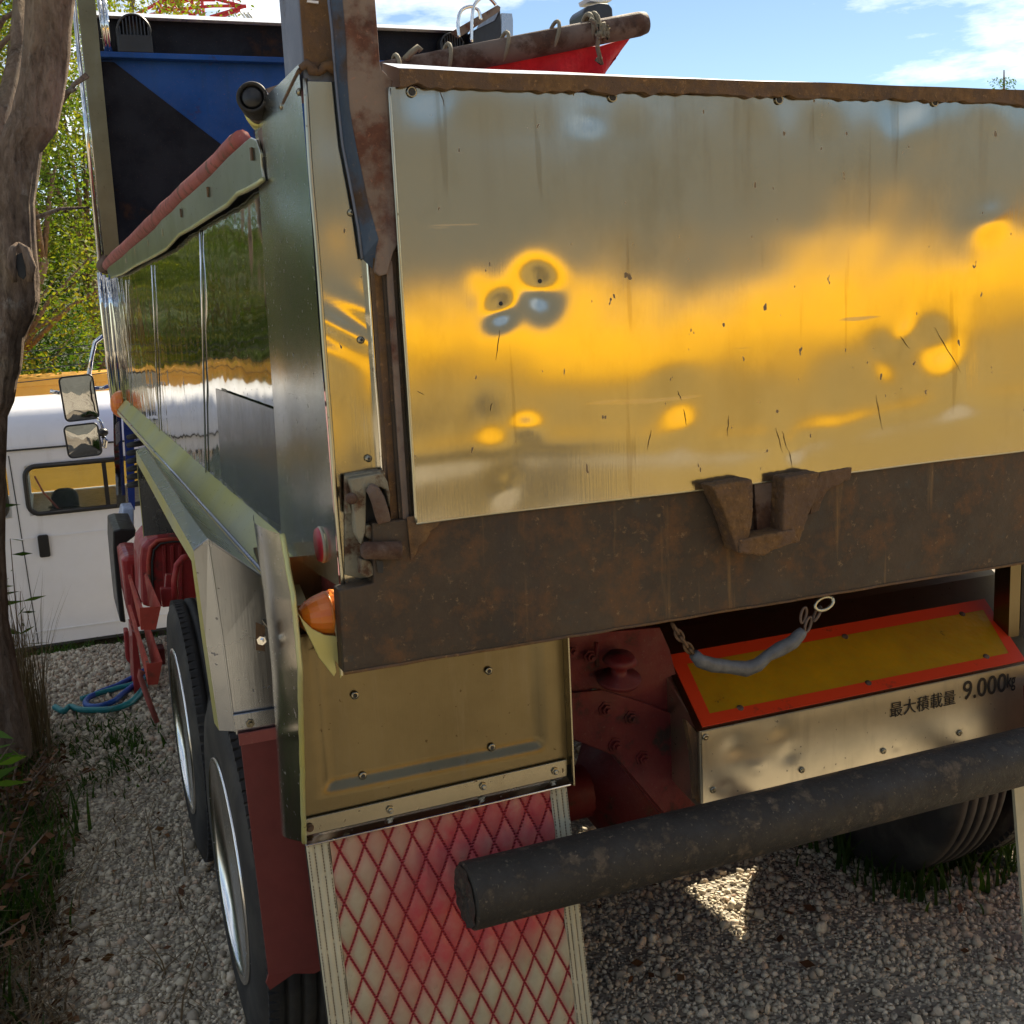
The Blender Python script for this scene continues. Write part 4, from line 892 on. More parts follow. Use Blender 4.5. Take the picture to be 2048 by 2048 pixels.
for px in ((1480, 1417), (1690, 1274), (1924, 1229), (1736, 1367), (1972, 1314)):
    p = at(px[0], px[1], 2, 1.0)
    # project on to the slanting face
    d_ = (p-Vector(CAM)); q0 = sl_pt(1, 0); t_ = (q0-Vector(CAM)).dot(nrm)/d_.dot(nrm); p = Vector(CAM)+d_*t_
    MB().lathe([(.010, 0), (.009, .004), (.005, .006)], p, nrm, 10).build('screw', 'pole rust', hou, smooth=True)
for px in ((1411, 1474), (1426, 1580), (1604, 1540), (1767, 1502), (1919, 1466)):
    p = at(*px, 1, .185); MB().lathe([(.009, 0), (.008, .003), (.0045, .0045), (.003, .003)], p, (0, -1, 0), 14).build('rivet', 'steel strip', hou, smooth=True)
MB().prism([at(x, y, 1, .21) for x, y in ((1372, 1440), (1395, 1466), (1404, 1612), (1392, 1600), (1384, 1500))], (0, .02, 0)).build('housing_end', 'heavy rust', hou)
# lettering as curves turned into thin mesh
def text_obj(body, size, p0, parent, name, sx=1.0, rot=0, font_off=0.0):
    cu = bpy.data.curves.new(name, 'FONT'); cu.body = body; cu.size = size; cu.extrude = .0004; cu.offset = font_off; cu.resolution_u = 6
    tmp = bpy.data.objects.new(name, cu); COL.objects.link(tmp); bpy.context.view_layer.update()
    me = bpy.data.meshes.new_from_object(tmp.evaluated_get(bpy.context.evaluated_depsgraph_get())); bpy.data.objects.remove(tmp)
    me.materials.clear(); me.materials.append(M['print ink']); o = bpy.data.objects.new(name, me); COL.objects.link(o); o.parent = parent
    oo = Vector((0, 0, 0)); q = parent
    while q is not None: oo += q.location; q = q.parent
    o.location = Vector(p0)-oo; o.rotation_euler = (R(90), rot, 0); o.scale = (sx, 1, 1); return o
p0 = at(1779, 1434, 1, .1849); p1 = at(1912, 1406, 1, .1849)
text_obj('最大積載量', .047, p0, hou, 'lettering', (p1.x-p0.x)/(.047*5)*1.0)
p2 = at(1925, 1400, 1, .1849)
text_obj('9.000', .078, p2+Vector((0, 0, -.001)), hou, 'lettering', .93, font_off=.0006)
text_obj('kg', .058, at(2013, 1379, 1, .1849)+Vector((0, 0, .006)), hou, 'lettering', .62, font_off=.0006)
MB().box((2.035, .28, .9), (2.075, .34, 1.34)).build('side_bracket', 'tan steel plate', truck)
MB().box((2.10, .30, .7), (2.55, .36, 1.34)).build('side_panel', 'rubber', truck)
# --- bumper pipe
bc = [Vector((.205, -.05, .812)), Vector((2.40, -.05, .822))]
bu = MB(); bu.lathe([(.0, .0), (.062, .0), (.068, .003), (.0720, .006), (.0722, .02), (.072, 2.195), (0, 2.196)], bc[0], (1, 0, .0045), 48)
bump_ = bu.build('bumper_pipe', 'pipe paint', truck, smooth=True)
e_ = bump_.modifiers.new('e', 'EDGE_SPLIT'); e_.split_angle = R(40)
ec = MB(); wE = hash_noise(61); ec.grid(lambda u, v: (.2035-.006*wE(u*9, v*7), -.05+.066*v*math.cos(u*6.2832), .812+.066*v*math.sin(u*6.2832)), 40, 10); ec.build('pipe_end', 'pipe paint', bump_)
for x in (1.05, 1.75): MB().box((x, .0, .72), (x+.06, .40, .752)).build('bumper_bracket', 'chassis red', truck)
# --- safety chain
links = [(1346, 1250), (1354, 1264), (1363, 1277), (1372, 1290), (1382, 1302), (1390, 1312)]
def link(p, d, n_, s_=.017, r_=.0035):
    d = d.normalized(); n_ = (n_-d*n_.dot(d)).normalized(); pts_ = []
    for i in range(14):
        a_ = 2*math.pi*i/14; pts_.append(p+d*(math.cos(a_)*s_)+n_*(math.sin(a_)*s_*.55))
    mb_ = MB(); mb_.tube(pts_, r_, 6, closed=True); return mb_
ch_ = []
for i in range(len(links)-1):
    a_, b_ = at(*links[i], 1, -.02), at(*links[i+1], 1, -.02); ch_.append((a_.lerp(b_, .5), b_-a_))
for i, (p, d_) in enumerate(ch_): link(p, d_, Vector((1, .2, .3)) if i % 2 else Vector((.1, 1, .1)), .016).build('chain_link', 'heavy rust', truck, smooth=True)
sv_ = [(1388, 1308), (1400, 1322), (1425, 1330), (1460, 1334), (1492, 1338), (1515, 1330), (1535, 1312), (1560, 1298), (1585, 1285), (1600, 1268), (1606, 1262)]
MB().tube([at(x, y, 1, -.03) for x, y in sv_], [.013, .016, .017, .0155, .0185, .0165, .014, .018, .0165, .0150, .012], 12).build('chain_sleeve', 'grey sleeve', truck, smooth=True)
rl = [(1604, 1272), (1610, 1246), (1616, 1222), (1600, 1235), (1604, 1215)]
for i, (a_, b_) in enumerate((((1612, 1262), (1620, 1236)), ((1628, 1240), (1640, 1215)), ((1604, 1245), (1610, 1215)))):
    pa, pb = at(*a_, 1, -.025), at(*b_, 1, -.025); link(pa.lerp(pb, .5), pb-pa, Vector((.2, 1, 0)) if i % 2 else Vector((1, .3, 0)), .019).build('chain_link', 'pole rust', truck, smooth=True)
link(at(1648, 1207, 1, -.035), Vector((1, 0, .25)), Vector((0, .3, 1)), .026, .0045).build('shackle', 'galvanised strip', truck, smooth=True)

# --- red tanks, racks and the black guard along the side
def slab(pxs, x, th, name, mat, bev=.01, par=truck):
    """outline on a plane across the truck (y = x value), given depth along the truck"""
    return MB().prism([at(a_, b_, 1, x) for a_, b_ in pxs], (0, th, 0)).build(name, mat, par, bevel=bev)
gd = slab([(226, 1062), (240, 1058), (272, 1058), (271, 1072), (250, 1088), (244, 1105), (244, 1180), (252, 1246), (240, 1244), (233, 1180), (226, 1100)], 5.6, .7, 'side_guard', 'black plastic', .01)
tk = slab([(243, 1122), (248, 1112), (285, 1112), (283, 1190), (284, 1258), (264, 1258), (252, 1200)], 4.9, .5, 'fuel_tank', 'box red', .03)
for i in range(3): slab([(262+i*8, 1130), (266+i*8, 1130), (268+i*8, 1215), (264+i*8, 1215)], 4.885, .02, 'tank_rib', 'box red', .002, tk)
tk2 = slab([(284, 1215), (280, 1120), (284, 1095), (296, 1080), (315, 1072), (400, 1070), (420, 1215)], 4.1, .5, 'air_tank', 'box red', .03)
arc = [(300, 1212), (297, 1120), (301, 1095), (314, 1082), (340, 1078), (400, 1078)]
MB().tube([at(x, y, 1, 4.09) for x, y in arc], .012, 8).build('tank_band', 'rack red', tk2, smooth=True)
MB().tube([at(x+7, y+5, 1, 4.085) for x, y in arc], .006, 8).build('tank_seal', 'seam dark', tk2, smooth=True)
for i in range(3): slab([(324+i*16, 1092), (332+i*16, 1090), (334+i*16, 1200), (328+i*16, 1205)], 4.085, .02, 'tank_rib', 'box red', .004, tk2)
MB().tube([at(x, y, 1, 3.3) for x, y in ((350, 1212), (349, 1160), (354, 1130), (366, 1116), (382, 1112))], .016, 10).build('pipe_guard', 'box red', truck, smooth=True)
slab([(321, 1178), (345, 1178), (352, 1212), (325, 1215)], 3.4, .05, 'mount_bracket', 'box red', .004)
slab([(332, 1150), (348, 1150), (348, 1180), (330, 1180)], 3.5, .05, 'mount_bracket', 'box red', .004)
# channels running along the truck, seen end-on with their outer webs
def rack(nearTL, nearTR, nearBR, nearBL, y0, y1, name):
    P = [at(*q, 1, y0) for q in (nearTL, nearTR, nearBR, nearBL)]
    mb_ = MB(); a_, b_, c_, d_ = P; off = Vector((0, y1-y0, 0)); i_ = Vector((0, .0075, 0))
    mb_.prism([a_, b_, c_, d_], (0, .006, 0)); f_ = a_+off+(d_-a_)*.12; mb_.prism([a_+i_, d_+i_, f_, a_+off], (.012, 0, 0))
    e1, e2 = d_+Vector((.0135, 0, .002)), c_+Vector((-.0135, 0, .002)); f2 = b_+off+(c_-b_)*.12; mb_.prism([b_+i_, c_+i_, f2, b_+off], (-.010, 0, 0))
    o = mb_.build(name, 'rack red', truck); return o
rack((279, 1216), (322, 1213), (312, 1259), (282, 1260), 3.05, 3.8, 'side_rack'); rack((293, 1328), (325, 1324), (316, 1369), (296, 1370), 2.85, 4.0, 'side_rack')
slab([(264, 1262), (272, 1268), (290, 1390), (269, 1390)], 4.3, .3, 'tank_step', 'box red', .004)
slab([(248, 1262), (258, 1262), (262, 1330), (252, 1320)], 4.9, .1, 'hose_bracket', 'box red', .01)
MB().tube([at(x, y, 1, 2.8) for x, y in ((287, 1348), (280, 1342), (280, 1352), (296, 1398), (314, 1444))], [.012, .012, .012, .013, .012], 10).build('side_handle', 'rail red', truck, smooth=True)
slab([(306, 1300), (330, 1296), (332, 1330), (308, 1333)], 3.3, .1, 'mount_bracket', 'chassis red', .01)

# --- cab
cb = MB(); cb.prism([Vector((.16, 7.3, .95)), Vector((.16, 7.3, 3.3)), Vector((.16, 8.7, 3.3)), Vector((.16, 9.1, 2.0)), Vector((.16, 9.1, .95))], (2.1, 0, 0)); cab = cb.build('cab', 'cab blue', truck, bevel=.04)
MB().prism([at(x, y, 1, 7.25) for x, y in ((245, 820), (268, 860), (270, 1020), (258, 1020))], (0, .03, 0)).build('cab_corner', 'cab blue', cab)
MB().prism([at(x, y, 1, 7.7) for x, y in ((225, 770), (240, 790), (252, 1010), (234, 1015), (228, 900))], (0, .03, 0)).build('cab_trim', 'polished steel', cab)
MB().prism([at(x, y, 1, 7.72) for x, y in ((230, 850), (238, 842), (240, 880), (232, 890))], (0, -.03, 0)).build('trim_vent', 'dull sheet', cab)
for i in range(7): MB().lathe([(.07, 0), (.075, .015), (.07, .03)], at(272, 868+i*16, 1, 6.9), (.1, 0, -1), 14).build('intake_ring', 'rubber', truck, smooth=True)
slab([(246, 1018), (268, 1016), (268, 1060), (236, 1062)], 6.6, .3, 'step_cover', 'sky reflection blue', .01)
# mirrors on tubular arms
def mirror(c_px, w_, h_, yy, tilt, parent):
    c_ = at(*c_px, 1, yy); M_ = Matrix.Rotation(tilt, 3, 'Z') @ Matrix.Rotation(R(-3), 3, 'Y')
    def rr(w, h, r, y_, n_=5):
        out = []
        for sx, sz, a0 in ((1, 1, 0), (-1, 1, 90), (-1, -1, 180), (1, -1, 270)):
            for i in range(n_+1):
                a_ = R(a0+90*i/n_); out.append(c_+M_ @ Vector((sx*(w-r)+r*math.cos(a_), y_, sz*(h-r)+r*math.sin(a_))))
        return out
    a_, b_ = rr(w_, h_, w_*.28, 0), rr(w_*.94, h_*.94, w_*.25, .09)
    n_ = len(a_); body = MB().add(a_+b_, [tuple(range(n_, 2*n_))]+[(i, (i+1) % n_, (i+1) % n_+n_, i+n_) for i in range(n_)]).build('mirror', 'chrome', parent, smooth=False)
    MB().tube(rr(w_*.97, h_*.97, w_*.27, 0), w_*.055, 6, closed=True).build('mirror_rim', 'black plastic', body, smooth=True)
    g_ = rr(w_*.95, h_*.95, w_*.26, 0); cc_ = sum(g_, Vector())/len(g_)
    MB().add(g_+[cc_+Vector((0, -.012, 0))], [(i, (i+1) % len(g_), len(g_)) for i in range(len(g_))]).build('mirror_glass', 'mirror glass', body, smooth=True)
mirror((158, 796), .148, .205, 8.9, R(-8), cab); mirror((166, 881), .150, .150, 8.9, R(-10), cab)
for pts_, r_ in (([(177, 755), (183, 715), (190, 684), (200, 676), (206, 672)], .020), ([(120, 786), (100, 782)], .018), ([(190, 776), (205, 776), (217, 772)], .018), ([(190, 830), (202, 845), (206, 858), (207, 885), (205, 895)], .014), ([(205, 872), (212, 880), (210, 895), (203, 890)], .020)):
    MB().tube([at(x, y, 1, 8.95) for x, y in pts_], r_, 8).build('mirror_arm', 'chrome', cab, smooth=True)
MB().lathe([(.03, 0), (.05, .02), (.05, .05), (.02, .07)], at(206, 872, 1, 8.9), (0, 0, 1), 12).build('arm_knob', 'black plastic', cab, smooth=True)
# deck gear above the headboard: hoops, box, black lamp
def smooth_path(P, k=6):
    Q = []
    for i in range(len(P)-1):
        p_, a1, b1, n_ = P[max(0, i-1)], P[i], P[i+1], P[min(len(P)-1, i+2)]
        for q in range(k):
            t1 = q/k; Q.append(.5*((2*a1)+(b1-p_)*t1+(2*p_-5*a1+4*b1-n_)*t1*t1+(3*a1-p_-3*b1+n_)*t1**3))
    return Q+[P[-1]]
for a_ in ([(918, 74), (916, 45), (922, 22), (940, 13), (956, 20), (962, 40)], [(943, 84), (944, 40), (948, 12), (962, -4), (978, -4), (992, 10)]):
    MB().tube(smooth_path([at(x, y, 1, 6.8) for x, y in a_]), .014, 10).build('hoop', 'chrome', truck, smooth=True)
bxo = MB().prism([at(x, y, 1, 6.9) for x, y in ((948, 60), (990, 40), (1001, 16), (1004, 70), (1004, 110), (940, 110))], (0, .5, 0)).build('gear_box', 'dark box', truck, bevel=.01)
MB().prism([at(x, y, 1, 6.85) for x, y in ((905, 62), (995, 10), (1001, 14), (1000, 22), (920, 74))], (0, .06, 0)).build('box_lid', 'rust plate', bxo)
MB().prism([at(x, y, 1, 6.95) for x, y in ((1003, 26), (1024, 27), (1026, 40), (1026, 100), (1003, 100))], (0, .3, 0)).build('box_side', 'dull sheet', bxo)
bl = MB().prism([at(x, y, 1, 6.9) for x, y in ((1169, 60), (1167, 22), (1175, 11), (1200, 5), (1218, 6), (1226, 16), (1229, 60))], (0, .3, 0)).build('roof_lamp', 'dark box', truck, bevel=.02)
MB().prism([at(x, y, 1, 7.0) for x, y in ((1177, -6), (1222, -6), (1224, 1), (1200, 4), (1180, 2))], (0, .2, 0)).build('lamp_cap', 'white paint', truck)

# ================================================================== LOOSE THINGS IN THE BED
pole = thing('steel_pole', tuple(at(764, 143, 1, 2.0)), 'rusty steel pole with ropes tied round it, sticking up out of the truck bed', 'pole')
pa, pb = at(640, 175, 1, 2.0), at(1294, 45, 1, 2.0)
MB().lathe([(.0, 0), (.046, .001), (.0465, 1.18), (.046, (pb-pa).length-.04), (.040, (pb-pa).length-.008), (0, (pb-pa).length)], pa, (pb-pa), 24).build('shaft', 'pole rust', pole, smooth=True)
dv = (pb-pa).normalized()
def ring(p, tl, r_, name='rope_turn'):
    u_ = dv.orthogonal().normalized(); w_ = dv.cross(u_); pts_ = []
    for i in range(20):
        a_ = 2*math.pi*i/20; v_ = u_*math.cos(a_)+w_*math.sin(a_); pts_.append(p+v_*.0505+dv*(tl*v_.z*.05))
    MB().tube(pts_, r_, 7, closed=True).build(name, 'rope', pole, smooth=True)
for px, tl in (((792, 140), .2), ((893, 118), .35), ((1006, 95), .5), ((1106, 73), .55)): ring(at(*px, 1, 2.0), tl, .0075)
kn = MB(); rk = random.Random(4); c_ = at(1204, 62, 1, 1.94)
for k_ in range(7):
    q = [c_+Vector((rk.uniform(-.025, .025), rk.uniform(-.02, .02), rk.uniform(-.03, .03))) for _ in range(5)]; kn.tube(q+[q[0]], .0085, 7)
kn.tube([at(1180, 38, 1, 1.94), at(1190, 45, 1, 1.94), at(1198, 60, 1, 1.94), at(1195, 95, 1, 1.95), at(1203, 128, 1, 1.98), at(1192, 118, 1, 1.98)], .009, 7)
kn.build('rope_knot', 'rope', pole, smooth=True); ring(at(1176, 58, 1, 2.0), .2, .010); ring(at(1186, 56, 1, 2.0), .2, .010)
MB().tube([at(810, 118, 1, 1.95), at(822, 106, 1, 1.95), at(836, 95, 1, 1.95), at(842, 102, 1, 1.95)], .012, 7).build('rope_end', 'rope', pole, smooth=True)
ct = MB(); rows = []
topl = [(920, 126), (1000, 118), (1080, 108), (1150, 92), (1200, 92), (1260, 74)]; botl = [(920, 200), (1000, 190), (1080, 190), (1160, 185), (1200, 165), (1232, 118)]
tv = [at(x, y, 1, 2.03) for x, y in topl]; bv2 = [at(x, y, 1, 2.10) for x, y in botl]
def clothf(u, v):
    p = lin(tv, u).lerp(lin(bv2, u), v); p.y += .03*math.sin(u*19+v*3)*v; return p
ct.grid(clothf, 30, 10)
rc = ct.build('red_tarp', 'red cloth'); tag(rc, 'red cloth tarpaulin bunched under the rusty pole in the truck bed', 'tarpaulin')
so = rc.modifiers.new('t', 'SOLIDIFY'); so.thickness = .004

# ================================================================== VAN
van = thing('white_van', (-1.0, 10.5, -1.28), 'white high-roof van parked across, behind the truck cab', 'van')
YV = 9.7; xa, xb = -3.9, 1.35
zb_, zbelt, ztop_, zg, zr = -1.08, .27, .74, .90, 1.31
V = MB()
def hplate(x0, x1, z0, z1, y, bulge=.0): V.box((x0, y, z0), (x1, y+.03, z1))
yy = YV
for y in (YV, YV+1.66):
    V.box((xa, y, -1.05), (xb, y+.03, .245)); V.box((xa, y+.001, .735), (xb, y+.031, .90))
    for (x0, x1) in ((xa, -3.6), (-2.35, -2.2), (-.96, -.80), (.75, xb)): V.box((x0, y+.002, .24), (x1, y+.032, .74))
V.box((xa, YV, -1.05), (xa+.03, YV+1.69, .9)); V.box((xb-.03, YV, -1.05), (xb, YV+1.69, .25)); V.box((xa, YV+.1, -1.05), (xb, YV+1.6, -.95))
V.build('body', 'van white', van)
rf = MB(); pr_ = [(0, .90), (.005, 1.0), (.05, 1.12), (.13, 1.235), (.25, 1.30), (.5, 1.335), (.845, 1.345)]; pr_ = pr_+[(1.69-y, z) for y, z in pr_[-2::-1]]
rf.add([(x, YV+y, z) for x in (xa, xb-.5, xb) for y, z in pr_], [(i*13+j, i*13+j+1, (i+1)*13+j+1, (i+1)*13+j) for i in range(2) for j in range(12)]); rf.build('roof', 'van white', van, smooth=True)
MB().box((xa, YV-.016, .885), (xb, YV-.001, .903)).build('gutter', 'seam dark', van)
MB().box((xa, YV-.012, .903), (xb, YV-.001, .918)).build('gutter_rail', 'van white', van)
def rrect(x0, x1, z0, z1, r, y, n_=6):
    out = []
    for cx, cz, a0 in ((x1-r, z1-r, 0), (x0+r, z1-r, 90), (x0+r, z0+r, 180), (x1-r, z0+r, 270)):
        for i in range(n_+1): a_ = R(a0+90*i/n_); out.append(Vector((cx+r*math.cos(a_), y, cz+r*math.sin(a_))))
    return out
for x0, x1 in ((-.82, .70), (-2.25, -.98), (-3.65, -2.45)):
    w_ = MB(); w_.tube(rrect(x0+.015, x1-.015, .258, .722, .10, YV-.006), .024, 8, closed=True); w_.build('window_gasket', 'black plastic', van, smooth=True)
    MB().prism(rrect(x0+.02, x1-.02, .262, .718, .10, YV+.012), (0, .004, 0)).build('window_pane', 'window glass', van)
    MB().prism(rrect(x0+.02, x1-.02, .262, .718, .10, YV+1.672), (0, .004, 0)).build('window_pane', 'window glass', van)
MB().box((-.10, YV-.012, .26), (-.06, YV+.01, .72)).build('window_divider', 'black plastic', van)
MB().box((.02, YV-.008, .26), (.035, YV+.01, .72)).build('window_divider', 'seam dark', van)
sq = [at(x, y, 1, YV-.002) for x, y in ((17, 912), (33, 1010), (52, 1130), (77, 1288))]
MB().tube(sq, .005, 5).build('door_seam', 'seam dark', van)
for x_ in (.62, -2.28):
    MB().box((x_, YV-.004, -1.03), (x_+.008, YV+.001, .88)).build('door_seam', 'seam dark', van)
MB().box((xa, YV-.008, .02), (xb, YV-.0005, .032)).build('body_crease', 'van white', van)
MB().box((-.62, YV-.012, .275), (-.50, YV-.006, .29)).build('window_latch', 'black plastic', van)
MB().box((xa, YV-.010, -.915), (xb, YV-.001, -.905)).build('body_crease', 'white paint', van)
MB().box((xa, YV-.006, -1.07), (xb, YV+.02, -1.045)).build('sill_edge', 'seam dark', van)
hd = MB(); c_ = at(88, 1092, 1, YV-.02); hd.prism(rrect(c_.x-.05, c_.x+.05, c_.z-.11, c_.z+.11, .02, YV-.035), (0, .03, 0)); hd.build('door_handle', 'black plastic', van, bevel=.006)
st = MB(); st.prism(rrect(-.60, -.34, .10, .42, .10, YV+.42), (0, .12, 0)); st.prism(rrect(-.70, -.28, -.6, .24, .06, YV+.38), (0, .22, 0)); st.build('driver_seat', 'seat fabric', van, bevel=.03)
MB().tube([Vector((-.72, YV+.06, .62)), Vector((-.66, YV+.10, .45)), Vector((-.5, YV+.2, .2))], .012, 4).build('seat_belt', 'rail red', van)
MB().box((-.78, YV+.03, .24), (.7, YV+1.6, .22)).build('inner_ledge', 'dark box', van)
for x in (-3.1, .55):
    for y in (YV+.05, YV+1.45):
        tv_ = MB(); tv_.lathe([(.19, 0), (.30, .0), (.335, .03), (.335, .16), (.30, .19), (.19, .19)], (x, y, -.945), (0, 1, 0), 36); w_ = tv_.build('wheel', 'tyre', van, smooth=True)
        MB().lathe([(.19, .02), (.10, .05), (0, .05)], (x, y, -.945), (0, 1, 0), 24).build('hubcap', 'dull sheet', w_, smooth=True)
MB().box((xa+.2, YV+.25, -1.14), (xb-.1, YV+1.4, -1.05)).build('underbody', 'seam dark', van)

# ================================================================== YELLOW TRUCK BEHIND THE VAN
yt = thing('yellow_truck', (-.5, 13.8, -1.28), 'orange yellow box truck standing behind the white van', 'truck')
YY = 13.0
MB().box((-4.2, YY, -.7), (2.2, YY+2.1, 1.40)).build('cargo_box', 'truck orange yellow', yt, bevel=.02)
MB().box((-4.2, YY-.02, 1.33), (2.2, YY-.001, 1.43)).build('top_rail', 'truck orange yellow', yt, bevel=.006)
for x in (-3.9, -2.9, -1.9, -.95, .05, 1.05): MB().box((x, YY-.015, -.6), (x+.04, YY-.001, 1.33)).build('side_rib', 'truck orange yellow', yt)
for x0 in (-.86, .15, -2.3):
    MB().prism(rrect(x0, x0+.62, .72, 1.17, .09, YY-.03), (0, .02, 0)).build('window_gasket', 'black plastic', yt)
    MB().prism(rrect(x0+.05, x0+.57, .77, 1.12, .07, YY-.035), (0, .004, 0)).build('window_pane', 'mirror glass', yt)
MB().box((-4.2, YY+.3, -1.0), (2.2, YY+1.8, -.7)).build('chassis', 'dark box', yt)
for x in (-3.3, .9):
    for y in (YY+.1, YY+1.75): MB().lathe([(.2, 0), (.36, .0), (.40, .04), (.40, .22), (.36, .25), (.2, .25)], (x, y, -.88), (0, 1, 0), 30).build('wheel', 'tyre', yt, smooth=True)

# ================================================================== YELLOW TIPPER PARKED BEHIND THE PHOTOGRAPHER (seen as the reflection in the tailgate)
ym = thing('yellow_tipper', (6, -8, 0), 'yellow tipper truck in the sun behind the camera, mirrored in the tailgate', 'truck')
Yb = -7.2
b_ = MB(); b_.box((.9, Yb-2.3, 1.56), (3.6, Yb, 2.16)); b_.prism([(3.6, Yb, 1.56), (3.6, Yb, 2.16), (4.6, Yb, 2.30), (11.2, Yb, 2.50), (11.2, Yb, 1.56)], (0, -2.3, 0)); b_.build('tipper_body', 'machine yellow', ym, bevel=.02)
for x in np.arange(1.6, 11.2, 1.25): MB().box((x, Yb-.001, 1.58), (x+.09, Yb+.05, 2.12)).build('body_rib', 'machine yellow', ym)
MB().box((.9, Yb-2.0, .95), (13.3, Yb-.35, 1.55)).build('chassis', 'machine ochre', ym)
MB().box((.95, Yb-.14, .03), (11.2, Yb-.10, 1.50)).build('side_guard', 'machine ochre', ym)
cb2 = MB(); cb2.prism([(11.5, Yb-2.3, .6), (11.5, Yb-2.3, 3.0), (13.1, Yb-2.3, 3.0), (13.6, Yb-2.3, 1.9), (13.6, Yb-2.3, .6)], (0, 2.3, 0)); cb2.build('cab', 'machine yellow', ym, bevel=.05)
MB().prism([(11.9, Yb+.005, 1.9), (11.9, Yb+.005, 2.75), (13.0, Yb+.005, 2.75), (13.3, Yb+.005, 1.9)], (0, -.02, 0)).build('cab_window', 'dark box', ym)
for x in (2.1, 3.4, 12.3):
    for y in (Yb-2.2, Yb-.36): MB().lathe([(.25, 0), (.46, .0), (.5, .04), (.5, .28), (.46, .32), (.25, .32), (.1, .2), (0, .2)], (x, y, .5), (0, 1, 0), 32).build('wheel', 'tyre', ym, smooth=True)
rw_ = MB(); rw_.box((-30, -19, -.2), (40, -18, 5.8)); o = rw_.build('backdrop_wall', 'backdrop grey'); tag(o, 'long grey backdrop wall added behind the camera for the tailgate reflection', 'wall')  # added out of view as a grey backdrop for the tailgate to mirror

# ================================================================== FOREGROUND TREE
ft = thing('foreground_tree', (-.90, 3.45, gz(-.9, 3.45)), 'gnarled brown tree trunk in the left foreground, leaning beside the truck', 'tree')
TP = 3.35
prof_ = [(-60, 52, 156), (0, 50, 150), (60, 48, 143), (110, 44, 141), (160, 38, 134), (202, 27, 127), (225, 22, 122), (261, 5, 115), (304, -12, 85), (330, -18, 82), (406, -22, 70), (460, -20, 72), (500, -22, 74), (560, -24, 80), (604, -26, 80), (632, -28, 72), (676, -34, 50), (740, -40, 44), (763, -42, 36), (806, -44, 29), (835, -45, 16), (940, -48, 12), (1100, -50, 11), (1245, -52, 18), (1303, -54, 30), (1360, -56, 40), (1418, -60, 53), (1477, -70, 62), (1520, -84, 66)]
rnd = random.Random(8); tw = hash_noise(71); rings = []
N_ = 72
cents = []
for y_, l_, r_ in prof_:
    a_, b_ = at(l_, y_, 1, TP), at(r_, y_, 1, TP); cents.append(((a_+b_)/2, (b_-a_).length/2))
# densify
dense = []
for i in range(len(cents)-1):
    for k_ in range(9): t_ = k_/9; dense.append((cents[i][0].lerp(cents[i+1][0], t_), cents[i][1]*(1-t_)+cents[i+1][1]*t_))
dense.append(cents[-1]); vs = []
for i, (c_, r_) in enumerate(dense):
    for j in range(N_):
        a_ = 2*math.pi*j/N_; rr2 = r_*(1+.07*tw(math.cos(a_)*1.2, c_.z*2.2+math.sin(a_))+.035*math.sin(a_*7+c_.z*3+2*tw(c_.z, 1))+.018*math.sin(a_*17+c_.z*6)); 
        if abs(math.cos(a_)) > .9: rr2 = r_
        vs.append((c_.x+math.cos(a_)*rr2, c_.y+math.sin(a_)*rr2*.95, c_.z))
fs = [(i*N_+j, i*N_+(j+1) % N_, (i+1)*N_+(j+1) % N_, (i+1)*N_+j) for i in range(len(dense)-1) for j in range(N_)]
trunk = MB().add(vs, fs).build('trunk', 'bark', ft, smooth=True)
kh = at(42, 535, 1, TP-.16)
kn_ = MB(); kn_.prism([kh+Vector((dx_, -.012, dz_)) for dx_, dz_ in ((-.012, .055), (.012, .062), (.024, .02), (.020, -.03), (.004, -.052), (-.014, -.035), (-.020, .01))], (0, .03, 0)); kn_.build('knot_hole', 'seam dark', trunk, bevel=.004)
for sg in (-1, 1): MB().tube([kh+Vector((sg*.030-.002, -.006, -.06)), kh+Vector((sg*.040, -.018, 0)), kh+Vector((sg*.026, -.010, .075)), kh+Vector((0, 0, .10))], [.012, .022, .018, .008], 10).build('knot_lip', 'bark', trunk, smooth=True)
bb = MB(); bb.tube([at(-60, 330, 1, 3.6), at(-10, 265, 1, 3.7), at(20, 190, 1, 3.8), at(40, 100, 1, 4.0), at(46, -60, 1, 4.2)], [.06, .055, .05, .045, .04], 12); bb.build('branch', 'bark', ft, smooth=True)
top = cents[0][0]
for k_, (dx, dy, dz) in enumerate(((-.5, .3, 1.6), (.3, .9, 1.9), (-1.1, -.3, 1.8), (.1, -.8, 1.6), (-.9, 1.5, 1.4))):
    MB().tube([top-Vector((0, 0, .1)), top+Vector((dx*.4, dy*.4, dz*.6)), top+Vector((dx, dy, dz))], [.09, .06, .02], 8).build('branch', 'bark', ft, smooth=True)
rs = np.random.RandomState(12); cl = np.array([[-.95, 3.9, 5.7], [-1.8, 3.4, 5.7], [-1.6, 4.9, 5.6]])
C = np.concatenate([c_+rs.normal(size=(420, 3))*[.42, .42, .3] for c_ in cl]); C = C[C[:, 2] > 4.7]
leaf_mesh('crown', C, rs.uniform(.05, .10, len(C)), 'leaf yellow green', ft, seed=3)
# thin branches with leaves hanging into the top left corner
tb_ = MB(); Cs = []
for (p_, q_, yv) in (((-30, 95), (50, 10), 5.0), ((-30, 30), (44, -10), 5.2), ((-20, 112), (60, 62), 6.0), ((150, 175), (95, 235), 6.5), ((175, 150), (120, 215), 6.5), ((60, 440), (180, 415), 8.5)):
    a_, b_ = at(*p_, 1, yv), at(*q_, 1, yv); tb_.tube([a_, a_.lerp(b_, .5)+Vector((0, 0, .04)), b_], [.022, .016, .008], 6)
tb_.build('twig', 'bark', ft, smooth=True)

